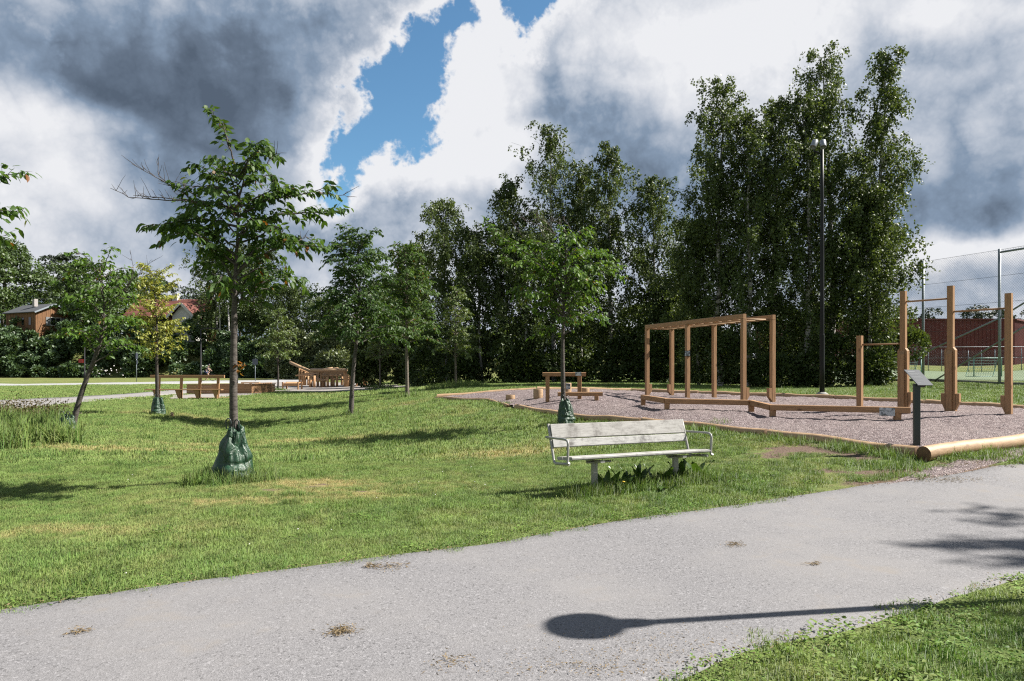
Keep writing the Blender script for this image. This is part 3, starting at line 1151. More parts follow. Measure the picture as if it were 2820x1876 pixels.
# ------------------------------------------------------------------ park bench
def bench():
    O = Vector((1.043, 9.0, float(T(1.6, 9.1)) + .0))
    e = Vector((.911, .413, 0)).normalized()
    n = Vector((.413, -.911, 0)).normalized()
    k = Vector((0, 0, 1))
    root = thing('park_bench', O, 'weathered white-grey wooden bench with steel frame and armrests beside the path', 'bench')

    def P(s, f, z):
        return O + e * s + n * f + k * z
    S0, S1 = -.44, 1.67
    # seat slats, front one rounded
    fr = [(-.17, -.045), (-.035, .085), (.095, .215)]
    for i, (f0, f1) in enumerate(fr):
        za, zb = .445 + .10 * (f0 + .17), .445 + .10 * (f1 + .17)
        m = MB()
        mid = (f0 + f1) / 2
        up = (k * (f1 - f0) - n * (zb - za)).normalized()
        m.beam(P(S0, mid, (za + zb) / 2 - .0), P(S1, mid, (za + zb) / 2), (f1 - f0), .042, up=up, c=.014 if i == 2 else .006)
        m.build('seat_slat', M['bench_wood'], root)
    # back slats on a reclined line
    b0, b1 = (-.235, .575), (-.335, .865)
    dx, dz = b1[0] - b0[0], b1[1] - b0[1]
    for t0, t1 in ((0.0, .345), (.375, 1.0)):
        c = (t0 + t1) / 2
        m = MB()
        up = (n * dx + k * dz).normalized()
        L = math.hypot(dx, dz) * (t1 - t0)
        m.beam(P(S0 - .02, b0[0] + dx * c, b0[1] + dz * c), P(S1 - .06, b0[0] + dx * c, b0[1] + dz * c), .034, L, up=up, c=.007)
        m.build('back_slat', M['bench_wood'], root)
    for s, so in ((S0 - .035, -1), (S1 - .035, 1)):
        m = MB()
        # end frame: under the seat, up the back
        pts = [(.20, .418), (.0, .40), (-.14, .385), (-.185, .40), (-.205, .44), (-.225, .50), (-.30, .72), (-.352, .868)]
        m.tube([P(s, f, z) for f, z in pts], .0175, 8)
        m.build('end_frame', M['frame_paint'], root)
        a = MB()
        so_ = s - .02 if so < 0 else s + .05
        pts = [(-.375, .70), (-.28, .70), (0.10, .715), (.165, .712), (.20, .695), (.213, .66), (.205, .56), (.20, .45), (.215, .425), (.235, .44)]
        a.tube([P(so_, f, z) for f, z in pts], .0155, 10)
        a.build('armrest', M['frame_paint'], root)
    for s in (0.0, 1.256):
        m = MB()
        m.beam(P(s, 0, -.15), P(s, 0, .41), .075, .055, up=n, c=.008)
        lg = m.build('leg', M['frame_paint'], root)
        m = MB()
        m.beam(P(s - .0, -.17, .398), P(s, .2, .425), .06, .03, c=.004)
        m.build('bracket', M['frame_paint'], lg)
        m = MB()
        m.beam(P(s - .12, .02, .40), P(s + .22, .02, .40), .06, .022, c=.004)
        m.build('bracket', M['frame_paint'], lg)
    # bolts on the backrest ends
    return O, e, n


BENCH = bench()


# ------------------------------------------------------------------ monkey bars
def monkey_bars():
    A = Vector((4.41, 23.2, 0))
    B = Vector((6.02, 18.5, 0))
    d = (B - A).normalized()
    s = Vector((-d.y, d.x, 0))          # towards the rear row
    W = .92
    L = (B - A).length
    zg = (gz(A.x, A.y) + gz(B.x, B.y)) / 2
    top = zg + 2.28
    root = thing('monkey_bars', (A.x, A.y, zg), 'wooden monkey bars on six tall square posts in the gravel', 'climbing frame')
    pw = .115
    for row in (0, 1):
        for j, t in enumerate((0.0, .475, 1.0)):
            p = A + d * L * t + s * W * row
            m = MB()
            m.beam((p.x, p.y, gz(p.x, p.y) - .15), (p.x, p.y, top - .13), pw, pw, up=d, c=.01)
            m.build('post', M['timber_z'], root)
            if j in (0, 2):
                q = p + s * (pw * .5 + .045) * (1 if row == 0 else -1)
                g = gz(q.x, q.y)
                m = MB()
                w2, h = .045, .30
                # block with a slanted underside
                sd = s * (1 if row == 0 else -1)
                pr = [q - sd * .042 + Vector((0, 0, g + .02)), q - sd * .042 + Vector((0, 0, g + .36)), q + sd * .045 + Vector((0, 0, g + .36)), q + sd * .045 + Vector((0, 0, g + .13))]
                m.prism([v - d * .055 for v in pr], d * .11)
                m.build('foot_block', M['timber_z'], root)
        m = MB()
        a = A - d * .06 + s * W * row
        b = A + d * (L + .06) + s * W * row
        m.beam((a.x, a.y, top - .065), (b.x, b.y, top - .065), .095, .13, c=.01)
        m.build('rail', M['timber_x'], root)
    n = 12
    for i in range(n):
        t = .03 + .95 * i / (n - 1)
        a = A + d * L * t + s * .03
        b = A + d * L * t + s * (W - .03)
        m = MB()
        m.tube([(a.x, a.y, top - .128), (b.x, b.y, top - .128)], .024, 10)
        m.build('rung', M['log'], root)
    # picture plate on the middle front post
    p = A + d * L * .475
    f = (d * .62 - s * .78)
    f = Vector((-.35, -1, 0)).normalized()
    m = MB()
    c = p + Vector((-.02, -.085, 0))
    m.box((c.x, c.y, zg + 1.30), (.17, .018, .17), rz=math.atan2(f.x, -f.y))
    pl = m.build('sign_plate', M['black'], root)
    m = MB()
    c2 = c + f * .012
    m.box((c2.x, c2.y, zg + 1.30), (.145, .006, .145), rz=math.atan2(f.x, -f.y), ch=.001)
    m.build('picture', M['plate'], pl)


monkey_bars()


# ------------------------------------------------------------------ pull-up station
def pull_up():
    pts = [Vector((8.12, 16.6, 0)), Vector((8.78, 15.95, 0)), Vector((9.35, 15.15, 0)), Vector((9.92, 14.2, 0))]
    hs = [1.67, 2.64, 2.67, 2.42]
    root = thing('pull_up_station', (pts[0].x, pts[0].y, gz(pts[0].x, pts[0].y)), 'stepped wooden pull-up bars on four square posts near the info sign', 'pull-up bars')
    tops = []
    d = (pts[3] - pts[0]).normalized()
    s = Vector((-d.y, d.x, 0))
    if s.y > 0:
        s = -s
    for i, (p, h) in enumerate(zip(pts, hs)):
        g = gz(p.x, p.y)
        m = MB()
        m.beam((p.x, p.y, g - .15), (p.x, p.y, g + h), .115, .115, up=d, c=.009)
        m.build('post', M['timber_z'], root)
        tops.append(g + h)
        if i in (1, 2):
            for sd in (-1, 1):
                off = d * (.0575 + .024) * sd
                q = p + off
                m = MB()
                hh = 1.30
                pr = [q + Vector((0, 0, g - .1)) - d * .022 * sd, q + Vector((0, 0, g + hh + .06)) - d * .022 * sd,
                      q + Vector((0, 0, g + hh)) + d * .022 * sd, q + Vector((0, 0, g - .1)) + d * .022 * sd]
                m.prism([v - s * .0575 for v in pr], s * .115)
                m.build('side_board', M['timber_z'], root)
            q = p - s * .0  # front board
            m = MB()
            q = p + s * .085
            pr = [q + Vector((0, 0, g - .1)) - s * .025, q + Vector((0, 0, g + 1.30)) - s * .025, q + Vector((0, 0, g + 1.22)) + s * .025, q + Vector((0, 0, g - .1)) + s * .025]
            m.prism([v - d * .055 for v in pr], d * .11)
            m.build('front_board', M['timber_z'], root)
        for sd in ((-1,) if i == 3 else (1,) if i == 1 else (-1, 1) if i == 2 else ()):
            off = .0575 + (.05 if i in (1, 2) else 0) + .036
            q = p + d * off * sd
            m = MB()
            pr = [q + Vector((0, 0, g + .04)) - d * .034 * sd, q + Vector((0, 0, g + .38)) - d * .034 * sd,
                  q + Vector((0, 0, g + .38)) + d * .036 * sd, q + Vector((0, 0, g + .20)) + d * .036 * sd]
            m.prism([v - s * .045 for v in pr], s * .09)
            m.build('foot_block', M['timber_z'], root)
    for i, z in ((0, 1.46), (1, 2.40), (2, 2.12)):
        a, b = pts[i], pts[i + 1]
        g = (gz(a.x, a.y) + gz(b.x, b.y)) / 2
        m = MB()
        m.tube([(a.x, a.y, g + z), (b.x, b.y, g + z)], .020, 10)
        m.build('bar', M['timber_x'], root)


pull_up()


# ------------------------------------------------------------------ zigzag balance beam
def balance_beam():
    pts = [(3.38, 18.3), (3.62, 16.6), (5.42, 16.1), (5.52, 15.05), (7.78, 13.75)]
    root = thing('balance_beam', (pts[0][0], pts[0][1], gz(*pts[0])), 'long low zigzag balance beam lying across the gravel in front of monkey bars', 'balance beam')
    hz = [gz(*p) + .20 for p in pts]
    for i in range(4):
        a, b = pts[i], pts[i + 1]
        d = Vector((b[0] - a[0], b[1] - a[1], 0)).normalized()
        m = MB()
        m.beam((a[0] - d.x * .05, a[1] - d.y * .05, hz[i]), (b[0] - d.x * .06, b[1] - d.y * .06, hz[i + 1] - .002 * i), .115, .12, c=.01)
        m.build('beam', M['timber_x'], root)
    for j, (x, y) in enumerate(pts):
        if j == 4:
            x, y = x - .25, y + .14
        g = gz(x, y)
        m = MB()
        q = .055
        m.prism([(x - q, y - .05, g - .1), (x + q * .75, y - .05, g - .1), (x + q, y - .05, hz[j] - .058), (x - q, y - .05, hz[j] - .058)], (0, .1, 0))
        m.build('leg', M['timber_z'], root)
    x, y = 7.35, 13.93
    m = MB()
    m.box((x, y, gz(x, y) + .17), (.27, .012, .16), rz=math.atan2(-1.3, 2.26) + 0.05)
    pl = m.build('sign_plate', M['plate'], root)


balance_beam()


# ------------------------------------------------------------------ high beam, low beam, stumps
def sit_beam(name, x0, x1, y, h, legs, label, th=.11, dep=.115):
    g = gz((x0 + x1) / 2, y)
    root = thing(name, (x0, y, g), label, 'beam')
    m = MB()
    m.beam((x0, y, g + h - th / 2), (x1, y + .05, g + h - th / 2), dep, th, c=.01)
    m.build('beam', M['timber_x'], root)
    for lx in legs:
        m = MB()
        m.beam((lx, y + .01, gz(lx, y) - .1), (lx, y + .01, g + h - th), .11, .10, up=(0, 1, 0), c=.008)
        m.build('leg', M['timber_z'], root)
    return root


r1 = sit_beam('high_beam', .86, 2.08, 20.0, .76, (1.0, 1.90), 'waist-high wooden beam on two posts behind the small tree')
m = MB()
m.box((1.86, 19.93, gz(1.86, 19.9) + .70), (.17, .012, .10), rz=-.05)
m.build('sign_plate', M['plate'], r1)
sit_beam('low_beam', 1.26, 2.5, 19.6, .24, (1.4, 2.33), 'low wooden step beam in front of the waist-high beam')


def stump(x, y, r, h, label, plate=False):
    g = gz(x, y)
    root = thing('stump', (x, y, g), label, 'stump', 'sawn stumps on the gravel')
    m = MB()
    m.lathe((x, y, g - .1), [(r * 1.02, 0), (r, .1), (r * .99, .1 + h - .01), (r * .96, .1 + h)], 18)
    m.build('stump_body', M['log'], root)
    m = MB()
    m.lathe((x, y, g + h + .002), [(r * .95, 0), (r * .94, .004)], 18)
    m.build('sawn_top', M['end_grain'], root)
    if plate:
        m = MB()
        m.box((x + .03, y - r - .01, g + h - .10), (.13, .012, .17))
        m.build('sign_plate', M['plate'], root)


stump(-.05, 22.0, .145, .13, 'shortest sawn stump at the left of the gravel')
stump(.78, 21.2, .145, .27, 'knee-high sawn stump left of the waist-high beam')
stump(1.62, 21.0, .135, .37, 'tallest stump with a picture plate, behind the small tree trunk', True)
stump(2.2, 21.3, .12, .19, 'small stump under the right end of the waist-high beam')


# ------------------------------------------------------------------ info sign
def info_sign():
    x, y = 6.22, 10.93
    g = gz(x, y)
    root = thing('info_sign', (x, y, g), 'dark green post with tilted grey info panel at the gravel corner', 'sign')
    m = MB()
    rz = .22
    m.beam((x, y, g - .2), (x, y, g + .93), .09, .075, up=(math.sin(rz), math.cos(rz), 0), c=.005)
    m.build('post', M['sign_green'], root)
    # panel tilted towards the reader, long side along (cos,sin)
    a = Vector((math.cos(.0), math.sin(.0), 0))
    up = Vector((-.42, .55, .62)).normalized()
    up = (up - a * up.dot(a) * .35).normalized()
    c = Vector((x + .03, y, g + 1.03))
    hw, hh = .115, .165
    q = [c - a * hw - up * hh, c + a * hw - up * hh, c + a * hw + up * hh, c - a * hw + up * hh]
    nrm = a.cross(up).normalized()
    if nrm.z < 0:
        nrm = -nrm
    m = MB()
    m.prism(q, -nrm * .012)
    pn = m.build('panel', M['sign_face'], root)
    # heading and lines of print
    m = MB()
    for i, (t, w, h) in enumerate(((.84, .6, .012), (.72, .8, .006), (.64, .7, .006), (.52, .75, .006), (.44, .8, .006), (.36, .5, .006), (.24, .7, .006), (.16, .3, .008))):
        c0 = c - a * hw * .8 + up * hh * (2 * t - 1) + nrm * .0015
        w_ = hw * 1.6 * w
        m.add([c0, c0 + a * w_, c0 + a * w_ + up * h, c0 + up * h], [(0, 1, 2, 3)])
    tag(m.build('print', M['white_sign'], pn), kind='stuff')
    m = MB()
    m.prism([c + up * hh * .1 - nrm * .013 + a * .04, c - up * hh * .9 - nrm * .013 + a * .04, c - up * hh * .8 - nrm * .09 + a * .04, c - up * hh * .1 - nrm * .09 + a * .04], -a * .08)
    m.build('bracket', M['black'], root)


info_sign()


# ------------------------------------------------------------------ lamp posts
def spot_lamp():
    x, y = 9.9, 22.7
    g = float(T(x, y))
    root = thing('lamp_post', (x, y, g), 'tall black lamp post with two silver cylinder spotlights before the right birches', 'lamp post')
    m = MB()
    m.lathe((x, y, g - .1), [(.19, 0), (.19, .17), (.13, .21), (.11, .23)], 20)
    m.build('footing', M['concrete'], root)
    m = MB()
    m.lathe((x, y, g + .05), [(.078, 0), (.078, .9), (.078, 1.9), (.0781, 1.901), (.064, 1.94), (.0641, 1.941), (.062, 3.5), (.060, 5.0), (.0601, 5.001), (.053, 5.03), (.0531, 5.031), (.052, 6.5), (.051, 7.9)], 14)
    m.build('pole', M['black'], root)
    m = MB()
    m.tube([(x, y, g + 7.72), (x - .28, y - .02, g + 7.82)], .03, 8)
    m.build('bracket', M['black'], root)
    m = MB()
    m.tube([(x, y, g + 7.75), (x, y, g + 8.02)], .035, 8)
    m.build('bracket', M['black'], root)
    for cx_, ax in ((x - .27, (-.45, -.30, -.85)), (x - .02, (-.12, -.45, -.9))):
        m = MB()
        a = Vector(ax).normalized()
        c = Vector((cx_, y - .10, g + 8.07)) - a * .06
        m.lathe(c, [(.04, 0.0), (.09, .010), (.098, .04), (.098, .26), (.095, .265), (.085, .24), (.08, .18)], 20, True, a)
        m.build('spotlight', M['brushed'], root)


spot_lamp()


def slim_lamp(px, py, Y, h, label, group='slim black lamp posts by the bicycle path'):
    x, y, z = pix(px, py, Y)
    g = float(T(x, y))
    root = thing('lamp_post', (x, y, g), label, 'lamp post', group)
    m = MB()
    m.tube([(x, y, g - .2), (x, y, g + 1.1), (x, y, g + 1.15), (x, y, g + h)], [.11, .11, .065, .055], 8)
    m.build('pole', M['black'], root)
    m = MB()
    m.tube([(x, y, g + h - .05), (x + .35, y, g + h + .1), (x + .8, y, g + h + .08)], .045, 6)
    m.build('arm', M['black'], root)
    m = MB()
    m.prism([(x + .75, y - .14, g + h + .03), (x + 1.75, y - .10, g + h + .0), (x + 1.75, y + .10, g + h + .0), (x + .75, y + .14, g + h + .03)], (0, 0, .13))
    m.build('luminaire', M['black'], root)


slim_lamp(553, 1059, 70, 5.3, 'slim black lamp post just left of the cyclist')
slim_lamp(233, 1051, 78, 5.3, 'slim black lamp post behind the leaning tree')
slim_lamp(1006, 1052, 66, 5.2, 'slim black lamp post behind the wooden climbing structure')


def small_sign(px, py, Y, h, label, face):
    x, y, z = pix(px, py, Y)
    g = float(T(x, y))
    root = thing('road_sign', (x, y, g), label, 'sign')
    m = MB()
    m.tube([(x, y, g - .2), (x, y, g + h)], .035, 8)
    m.build('post', M['galv'], root)
    m = MB()
    if face == 'edge':
        m.box((x, y, g + h - .35), (.10, .62, .62), rz=.18)
        m.build('plate', M['blue_sign'], root)
        m2 = MB()
        m2.box((x + .05, y + .02, g + h - 1.0), (.05, .3, .42), rz=.18)
        m2.build('plate', M['blue_sign'], root)
    else:
        m.box((x, y - .045, g + h - .33), (.56, .03, .62), rz=.3)
        m.build('plate', M['blue_sign'], root)


small_sign(376, 1051, 76, 3.1, 'grey sign pole with plate seen edge-on, left of the yellow tree', 'edge')
small_sign(703, 1040, 78, 2.5, 'grey sign pole with square dark plate right of the cyclist', 'flat')
x, y, z = pix(229, 1040, 77.5)
root = thing('marker_plate', (x - .3, y, float(T(x, y)) + 2.2), 'small red marker plate on a black lamp post', 'sign')
m = MB()
m.box((x - .25, y, float(T(x, y)) + 2.3), (.5, .04, .4))
m.build('plate', M['red_sign'], root)
x, y, _ = pix(654, 1068, 62)
g = float(T(x, y))
root = thing('bollard', (x, y, g), 'thin black bollard post where the path meets the playground', 'bollard')
m = MB()
m.tube([(x, y, g - .1), (x, y, g + 1.0)], .05, 8)
m.build('pole', M['black'], root)
m = MB()
m.lathe((x, y, g + 1.0), [(.055, 0), (.05, .04), (.02, .06)], 8)
m.build('cap', M['black'], root)


# lamp standing outside the frame to the right; its shadow falls across the path
def dome_lamp():
    x, y = 4.50, 4.88
    g = float(T(x, y))
    H = 4.05
    root = thing('lamp_post', (x, y, g), 'park lamp with flat dome head outside the right frame, shadow on the path', 'lamp post')
    m = MB()
    m.lathe((x, y, g - .1), [(.07, 0), (.07, 1.0), (.052, 1.04), (.050, H - .2)], 12)
    m.build('pole', M['black'], root)
    m = MB()
    m.lathe((x, y, g + H - .34), [(.055, -.12), (.085, -.06), (.10, .10), (.11, .22)], 16)
    m.build('neck', M['black'], root)
    m = MB()
    m.lathe((x, y, g + H - .12), [(.10, 0), (.215, .02), (.242, .05), (.23, .10), (.16, .15), (.05, .17)], 24)
    m.build('dome_head', M['black'], root)


dome_lamp()


# ------------------------------------------------------------------ tall ball-stop fence by the pitch
def wire_lines(segs, r):
    """thin three-sided wires as arrays"""
    segs = np.asarray(segs, float)
    a, b = segs[:, 0], segs[:, 1]
    d = b - a
    d /= np.linalg.norm(d, axis=1, keepdims=True)
    ref = np.where(np.abs(d[:, 2:3]) > .9, np.array([[1., 0, 0]]), np.array([[0., 0, 1]]))
    s = np.cross(d, ref)
    s /= np.linalg.norm(s, axis=1, keepdims=True)
    t = np.cross(s, d)
    V = []
    for e in (a, b):
        for k in range(3):
            an = 2 * math.pi * k / 3
            V.append(e + (s * math.cos(an) + t * math.sin(an)) * r)
    V = np.stack(V, 1)
    n = len(segs)
    base = np.arange(n)[:, None, None] * 6
    F = base + np.array([[0, 1, 4, 3], [1, 2, 5, 4], [2, 0, 3, 5]])[None]
    return V.reshape(-1, 3), F.reshape(-1, 4)


def diamond(p0, p1, z0a, z0b, H, step, lo=.04):
    """diagonal wires filling a fence bay from p0 to p1"""
    p0, p1 = np.array(p0), np.array(p1)
    L = np.linalg.norm(p1 - p0)
    segs = []
    sl = 1.0
    for sgn in (1, -1):
        c = -H / sl if sgn > 0 else 0.0
        end = L if sgn > 0 else L + H / sl
        while c < end:
            # s = c + h/sl  or s = c - h/sl
            hs = []
            for h in (lo, H):
                hs.append((c + sgn * h / sl, h))
            (sa, ha), (sb, hb) = hs

            def at_s(s):
                return ha + (s - sa) / (sb - sa) * (hb - ha)
            lo_s, hi_s = sorted((sa, sb))
            a = max(0.0, lo_s)
            b = min(L, hi_s)
            if b - a > .02:
                for q in ((a, b),):
                    pts = []
                    for s in q:
                        w = s / L
                        xy = p0 + (p1 - p0) * w
                        pts.append((xy[0], xy[1], z0a + (z0b - z0a) * w + at_s(s)))
                    segs.append(pts)
            c += step
    return segs


def tall_fence():
    pts = [(21.53 - 1.0 * k, 31.4 + 4.1 * k) for k in range(-1, 5)]
    root = thing('ball_stop_fence', (pts[0][0], pts[0][1], float(T(*pts[0]))), 'tall grey chain-link fence with steel posts around the pitch', 'fence')
    H = 6.0
    for k, (x, y) in enumerate(pts):
        g = float(T(x, y))
        m = MB()
        m.tube([(x, y, g - .2), (x, y, g + H)], .062, 10)
        m.build('post', M['galv'], root)
    segs, hw = [], []
    for a, b in zip(pts[:-1], pts[1:]):
        ga, gb = float(T(*a)), float(T(*b))
        segs += diamond(a, b, ga, gb, H - .03, .12)
        for h in (.08, 1.25, 2.45, 3.65, 4.8, H - .04):
            hw.append([(a[0], a[1], ga + h), (b[0], b[1], gb + h)])
    V, F = wire_lines(segs, .0027)
    tag(np_mesh('chain_link', V, F, M['wire'], root), kind='stuff')
    V, F = wire_lines(hw, .007)
    tag(np_mesh('tension_wire', V, F, M['wire'], root), kind='stuff')
    # braces down from the corner post, top rail on the near bay
    x, y = pts[1]
    g = float(T(x, y))
    for t0, t1 in ((1.93, .0), (.85, -1.0)):
        m = MB()
        m.tube([(21.53 - t0, 31.4 + 4.1 * t0, g + .1), (21.53 - t1 + .0, 31.4 + 4.1 * (t1), g + 2.95 + (1.1 if t1 < 0 else 0))], .038, 8)
        m.build('brace', M['galv'], root)
    m = MB()
    m.tube([(21.53, 31.4, g + 2.95), (22.53, 27.3, g + 5.0)], .038, 8)
    m.build('brace', M['galv'], root)
    a, b = pts[1], pts[0]
    m = MB()
    m.tube([(a[0], a[1], g + H - .15), (b[0], b[1], float(T(*b)) + H - .15)], .045, 8)
    m.build('top_rail', M['galv'], root)
    # plinth board
    for a, b in zip(pts[:-1], pts[1:]):
        m = MB()
        m.beam((a[0] + .1, a[1], float(T(*a)) + .05), (b[0] + .1, b[1], float(T(*b)) + .05), .06, .16)
        m.build('plinth', M['concrete'], root)


tall_fence()


def field_fence():
    xs = np.arange(46, 74, 1.75)
    y0 = 93.5
    root = thing('pitch_fence', (46, y0, float(T(46, y0))), 'low chain-link fence on thin posts along the far side of the pitch', 'fence')
    segs = []
    for i, x in enumerate(xs):
        g = float(T(x, y0))
        m = MB()
        m.tube([(x, y0, g - .2), (x, y0, g + 2.9)], .045, 6)
        m.build('post', M['galv'], root)
    for z in (2.85, 1.4):
        m = MB()
        m.tube([(xs[0], y0, float(T(xs[0], y0)) + z), (xs[-1], y0, float(T(xs[-1], y0)) + z)], .028, 5)
        m.build('rail', M['galv'], root)
    for a, b in zip(xs[:-1], xs[1:]):
        ga, gb = float(T(a, y0)), float(T(b, y0))
        segs += diamond((a, y0), (b, y0), ga, gb, 2.8, .35)
    V, F = wire_lines(segs, .008)
    tag(np_mesh('chain_link', V, F, M['galv'], root), kind='stuff')


field_fence()


def goal(px, Y, w, label):
    x = (px - CX) / FOC * Y
    g = float(T(x, Y)) + .05
    root = thing('football_goal', (x, Y, g), label, 'goal', 'green goals on the pitch')
    H, D = 1.9, 1.3
    m = MB()
    m.tube([(x, Y, g), (x, Y, g + H), (x + w, Y, g + H), (x + w, Y, g)], .06, 6)
    m.build('goal_frame', M['goal'], root)
    for q in (x, x + w):
        m = MB()
        m.tube([(q, Y, g + H), (q, Y + .5, g + H), (q, Y + D, g + .03), (q, Y, g + .03)], .03, 5)
        m.build('stay', M['goal'], root)
    m = MB()
    m.tube([(x, Y + D, g + .03), (x + w, Y + D, g + .03)], .03, 5)
    m.build('ground_bar', M['goal'], root)
    segs = []
    for i in range(int(w / .25) + 1):
        q = x + i * .25
        segs += [[(q, Y + .5, g + H), (q, Y + D, g + .03)]]
    for i in range(8):
        t = i / 7
        segs += [[(x, Y + .5 + (D - .5) * t, g + H * (1 - t) + .03 * t), (x + w, Y + .5 + (D - .5) * t, g + H * (1 - t) + .03 * t)]]
    V, F = wire_lines(segs, .012)
    tag(np_mesh('net', V, F, M['net'], root), kind='stuff')


goal(2492, 74, 1.7, 'pale green goal seen beside the tall front pull-up post')
goal(2682, 72, 2.8, 'wider pale green goal seen between the right pull-up posts')


# ------------------------------------------------------------------ red sports hall
def hall():
    zb, zt = 1.6, 8.95
    poly = [(46, 108), (76.4, 108), (88, 119), (88, 134), (46, 134)]
    root = thing('sports_hall', (46, 108, zb), 'long dark red sports hall behind the pitch', 'building')
    m = MB()
    m.prism([(x, y, zb - 1) for x, y in poly], (0, 0, zt - zb + 1))
    m.build('wall', M['red_wall'], root)
    m = MB()
    for a, b in zip(poly[:2], poly[1:3]):
        d = Vector((b[0] - a[0], b[1] - a[1], 0))
        L = d.length
        d.normalize()
        nn = Vector((d.y, -d.x, 0))
        k = 0.3
        while k < L - .1:
            p = Vector((a[0], a[1], 0)) + d * k + nn * .03
            m.beam((p.x, p.y, zb - 1), (p.x, p.y, zt - .05), .06, .06, up=nn, c=.004)
            k += .6
    tag(m.build('batten', M['red_wall'], root), kind='stuff')
    m = MB()
    pc = [(x + (x - 67) * .012, y + (y - 121) * .02) for x, y in poly]
    m.prism([(x, y, zt) for x, y in pc], (0, 0, .22))
    m.build('roof', M['red_wall'], root)


hall()


# ------------------------------------------------------------------ brown cabin
def cabin():
    C = Vector(((98 - CX) / FOC * 100, 100, 0))
    e = Vector((math.cos(R(64)), math.sin(R(64)), 0))      # along the gable wall
    f = Vector((-math.sin(R(64)), math.cos(R(64)), 0))     # along the long side
    W, L = 4.9, 7.0
    zb, ze, zr = 5.2, 9.6, 10.75
    root = thing('cabin', (C.x, C.y, zb), 'small brown board-clad cabin with grey gable roof above the hedge', 'cabin')

    def P(a, b, z):
        return C + e * a + f * b + Vector((0, 0, z))
    m = MB()
    m.prism([P(.05, .05, zb), P(W - .05, .05, zb), P(W - .05, .05, ze), P(W / 2, .05, zr - .03), P(.05, .05, ze)], f * (L - .1))
    m.build('wall', M['cabin_board'], root)
    n = 17
    for i in range(n):
        a0, a1 = W * i / n, W * (i + 1) / n
        am = (a0 + a1) / 2
        zt = ze + (zr - ze) * (1 - abs(am - W / 2) / (W / 2)) - .06
        dp = -.02 - .02 * (i % 2)
        m = MB()
        m.beam(P(am, dp, zb), P(am, dp, zt), (a1 - a0) * .93, .03, up=f, c=.004)
        m.build('board', M['cabin_board'], root)
    for i in range(20):
        b0 = L * (i + .5) / 20
        m = MB()
        m.beam(P(-.02 - .02 * (i % 2), b0, zb), P(-.02 - .02 * (i % 2), b0, ze), .03, L / 20 * .93, up=f, c=.004)
        m.build('board', M['cabin_board'], root)
    # roof: two slabs with overhang and pale barge boards
    o = .42
    for sgn in (0, 1):
        ea = -o if sgn == 0 else W + o
        zz = ze - (zr - ze) / (W / 2) * o
        m = MB()
        m.prism([P(ea, -.5, zz + .08), P(W / 2, -.5, zr + .08), P(W / 2, L + .4, zr + .08), P(ea, L + .4, zz + .08)], (0, 0, .10))
        rf = m.build('roof', M['slate'], root)
        m = MB()
        m.beam(P(ea, -.53, zz + .08), P(W / 2, -.53, zr + .08), .05, .20, c=.004)
        m.build('barge_board', M['galv'], rf)
    m = MB()
    m.box(P(W / 2 - 1.0, 2.6, zr + .3), (.5, .5, 1.1), rz=R(64))
    m.build('chimney', M['brick_stack'], root)
    # gable window with shutters
    m = MB()
    wx, wz, ww, wh = 2.75, ze - 1.85, 1.45, 1.15
    for a, b in (((wx - ww / 2, wz), (wx + ww / 2, wz)), ((wx - ww / 2, wz + wh), (wx + ww / 2, wz + wh)),
                 ((wx - ww / 2, wz), (wx - ww / 2, wz + wh)), ((wx + ww / 2, wz), (wx + ww / 2, wz + wh)), ((wx, wz), (wx, wz + wh)),
                 ((wx - ww / 2, wz + wh * .5), (wx + ww / 2, wz + wh * .5))):
        m.beam(P(a[0], -.09, a[1]), P(b[0], -.09, b[1]), .09, .06, up=f)
    wn = m.build('window', M['white_paint'], root)
    m = MB()
    m.prism([P(wx - ww / 2, -.06, wz), P(wx + ww / 2, -.06, wz), P(wx + ww / 2, -.06, wz + wh), P(wx - ww / 2, -.06, wz + wh)], -f * .01)
    m.build('pane', M['glass'], wn)
    for a in (wx - ww / 2 - .36, wx + ww / 2 + .36):
        m = MB()
        m.beam(P(a, -.08, wz - .05), P(a, -.08, wz + wh + .05), .6, .05, up=f)
        m.build('shutter', M['grey_paint'], root)
    for b0 in (1.2, 2.9, 4.6):
        m = MB()
        m.beam(P(-.07, b0 - .25, ze - 1.3), P(-.07, b0 + .25, ze - 1.3), .05, 1.1, c=.004)
        m.build('window', M['glass'], root)
    # diagonal leaning boards by the wall
    m = MB()
    m.beam(P(.4, -.25, ze - 2.6), P(.9, -.12, ze - 1.5), .1, .04, up=f)
    m.build('brace', M['cabin_board'], root)


cabin()


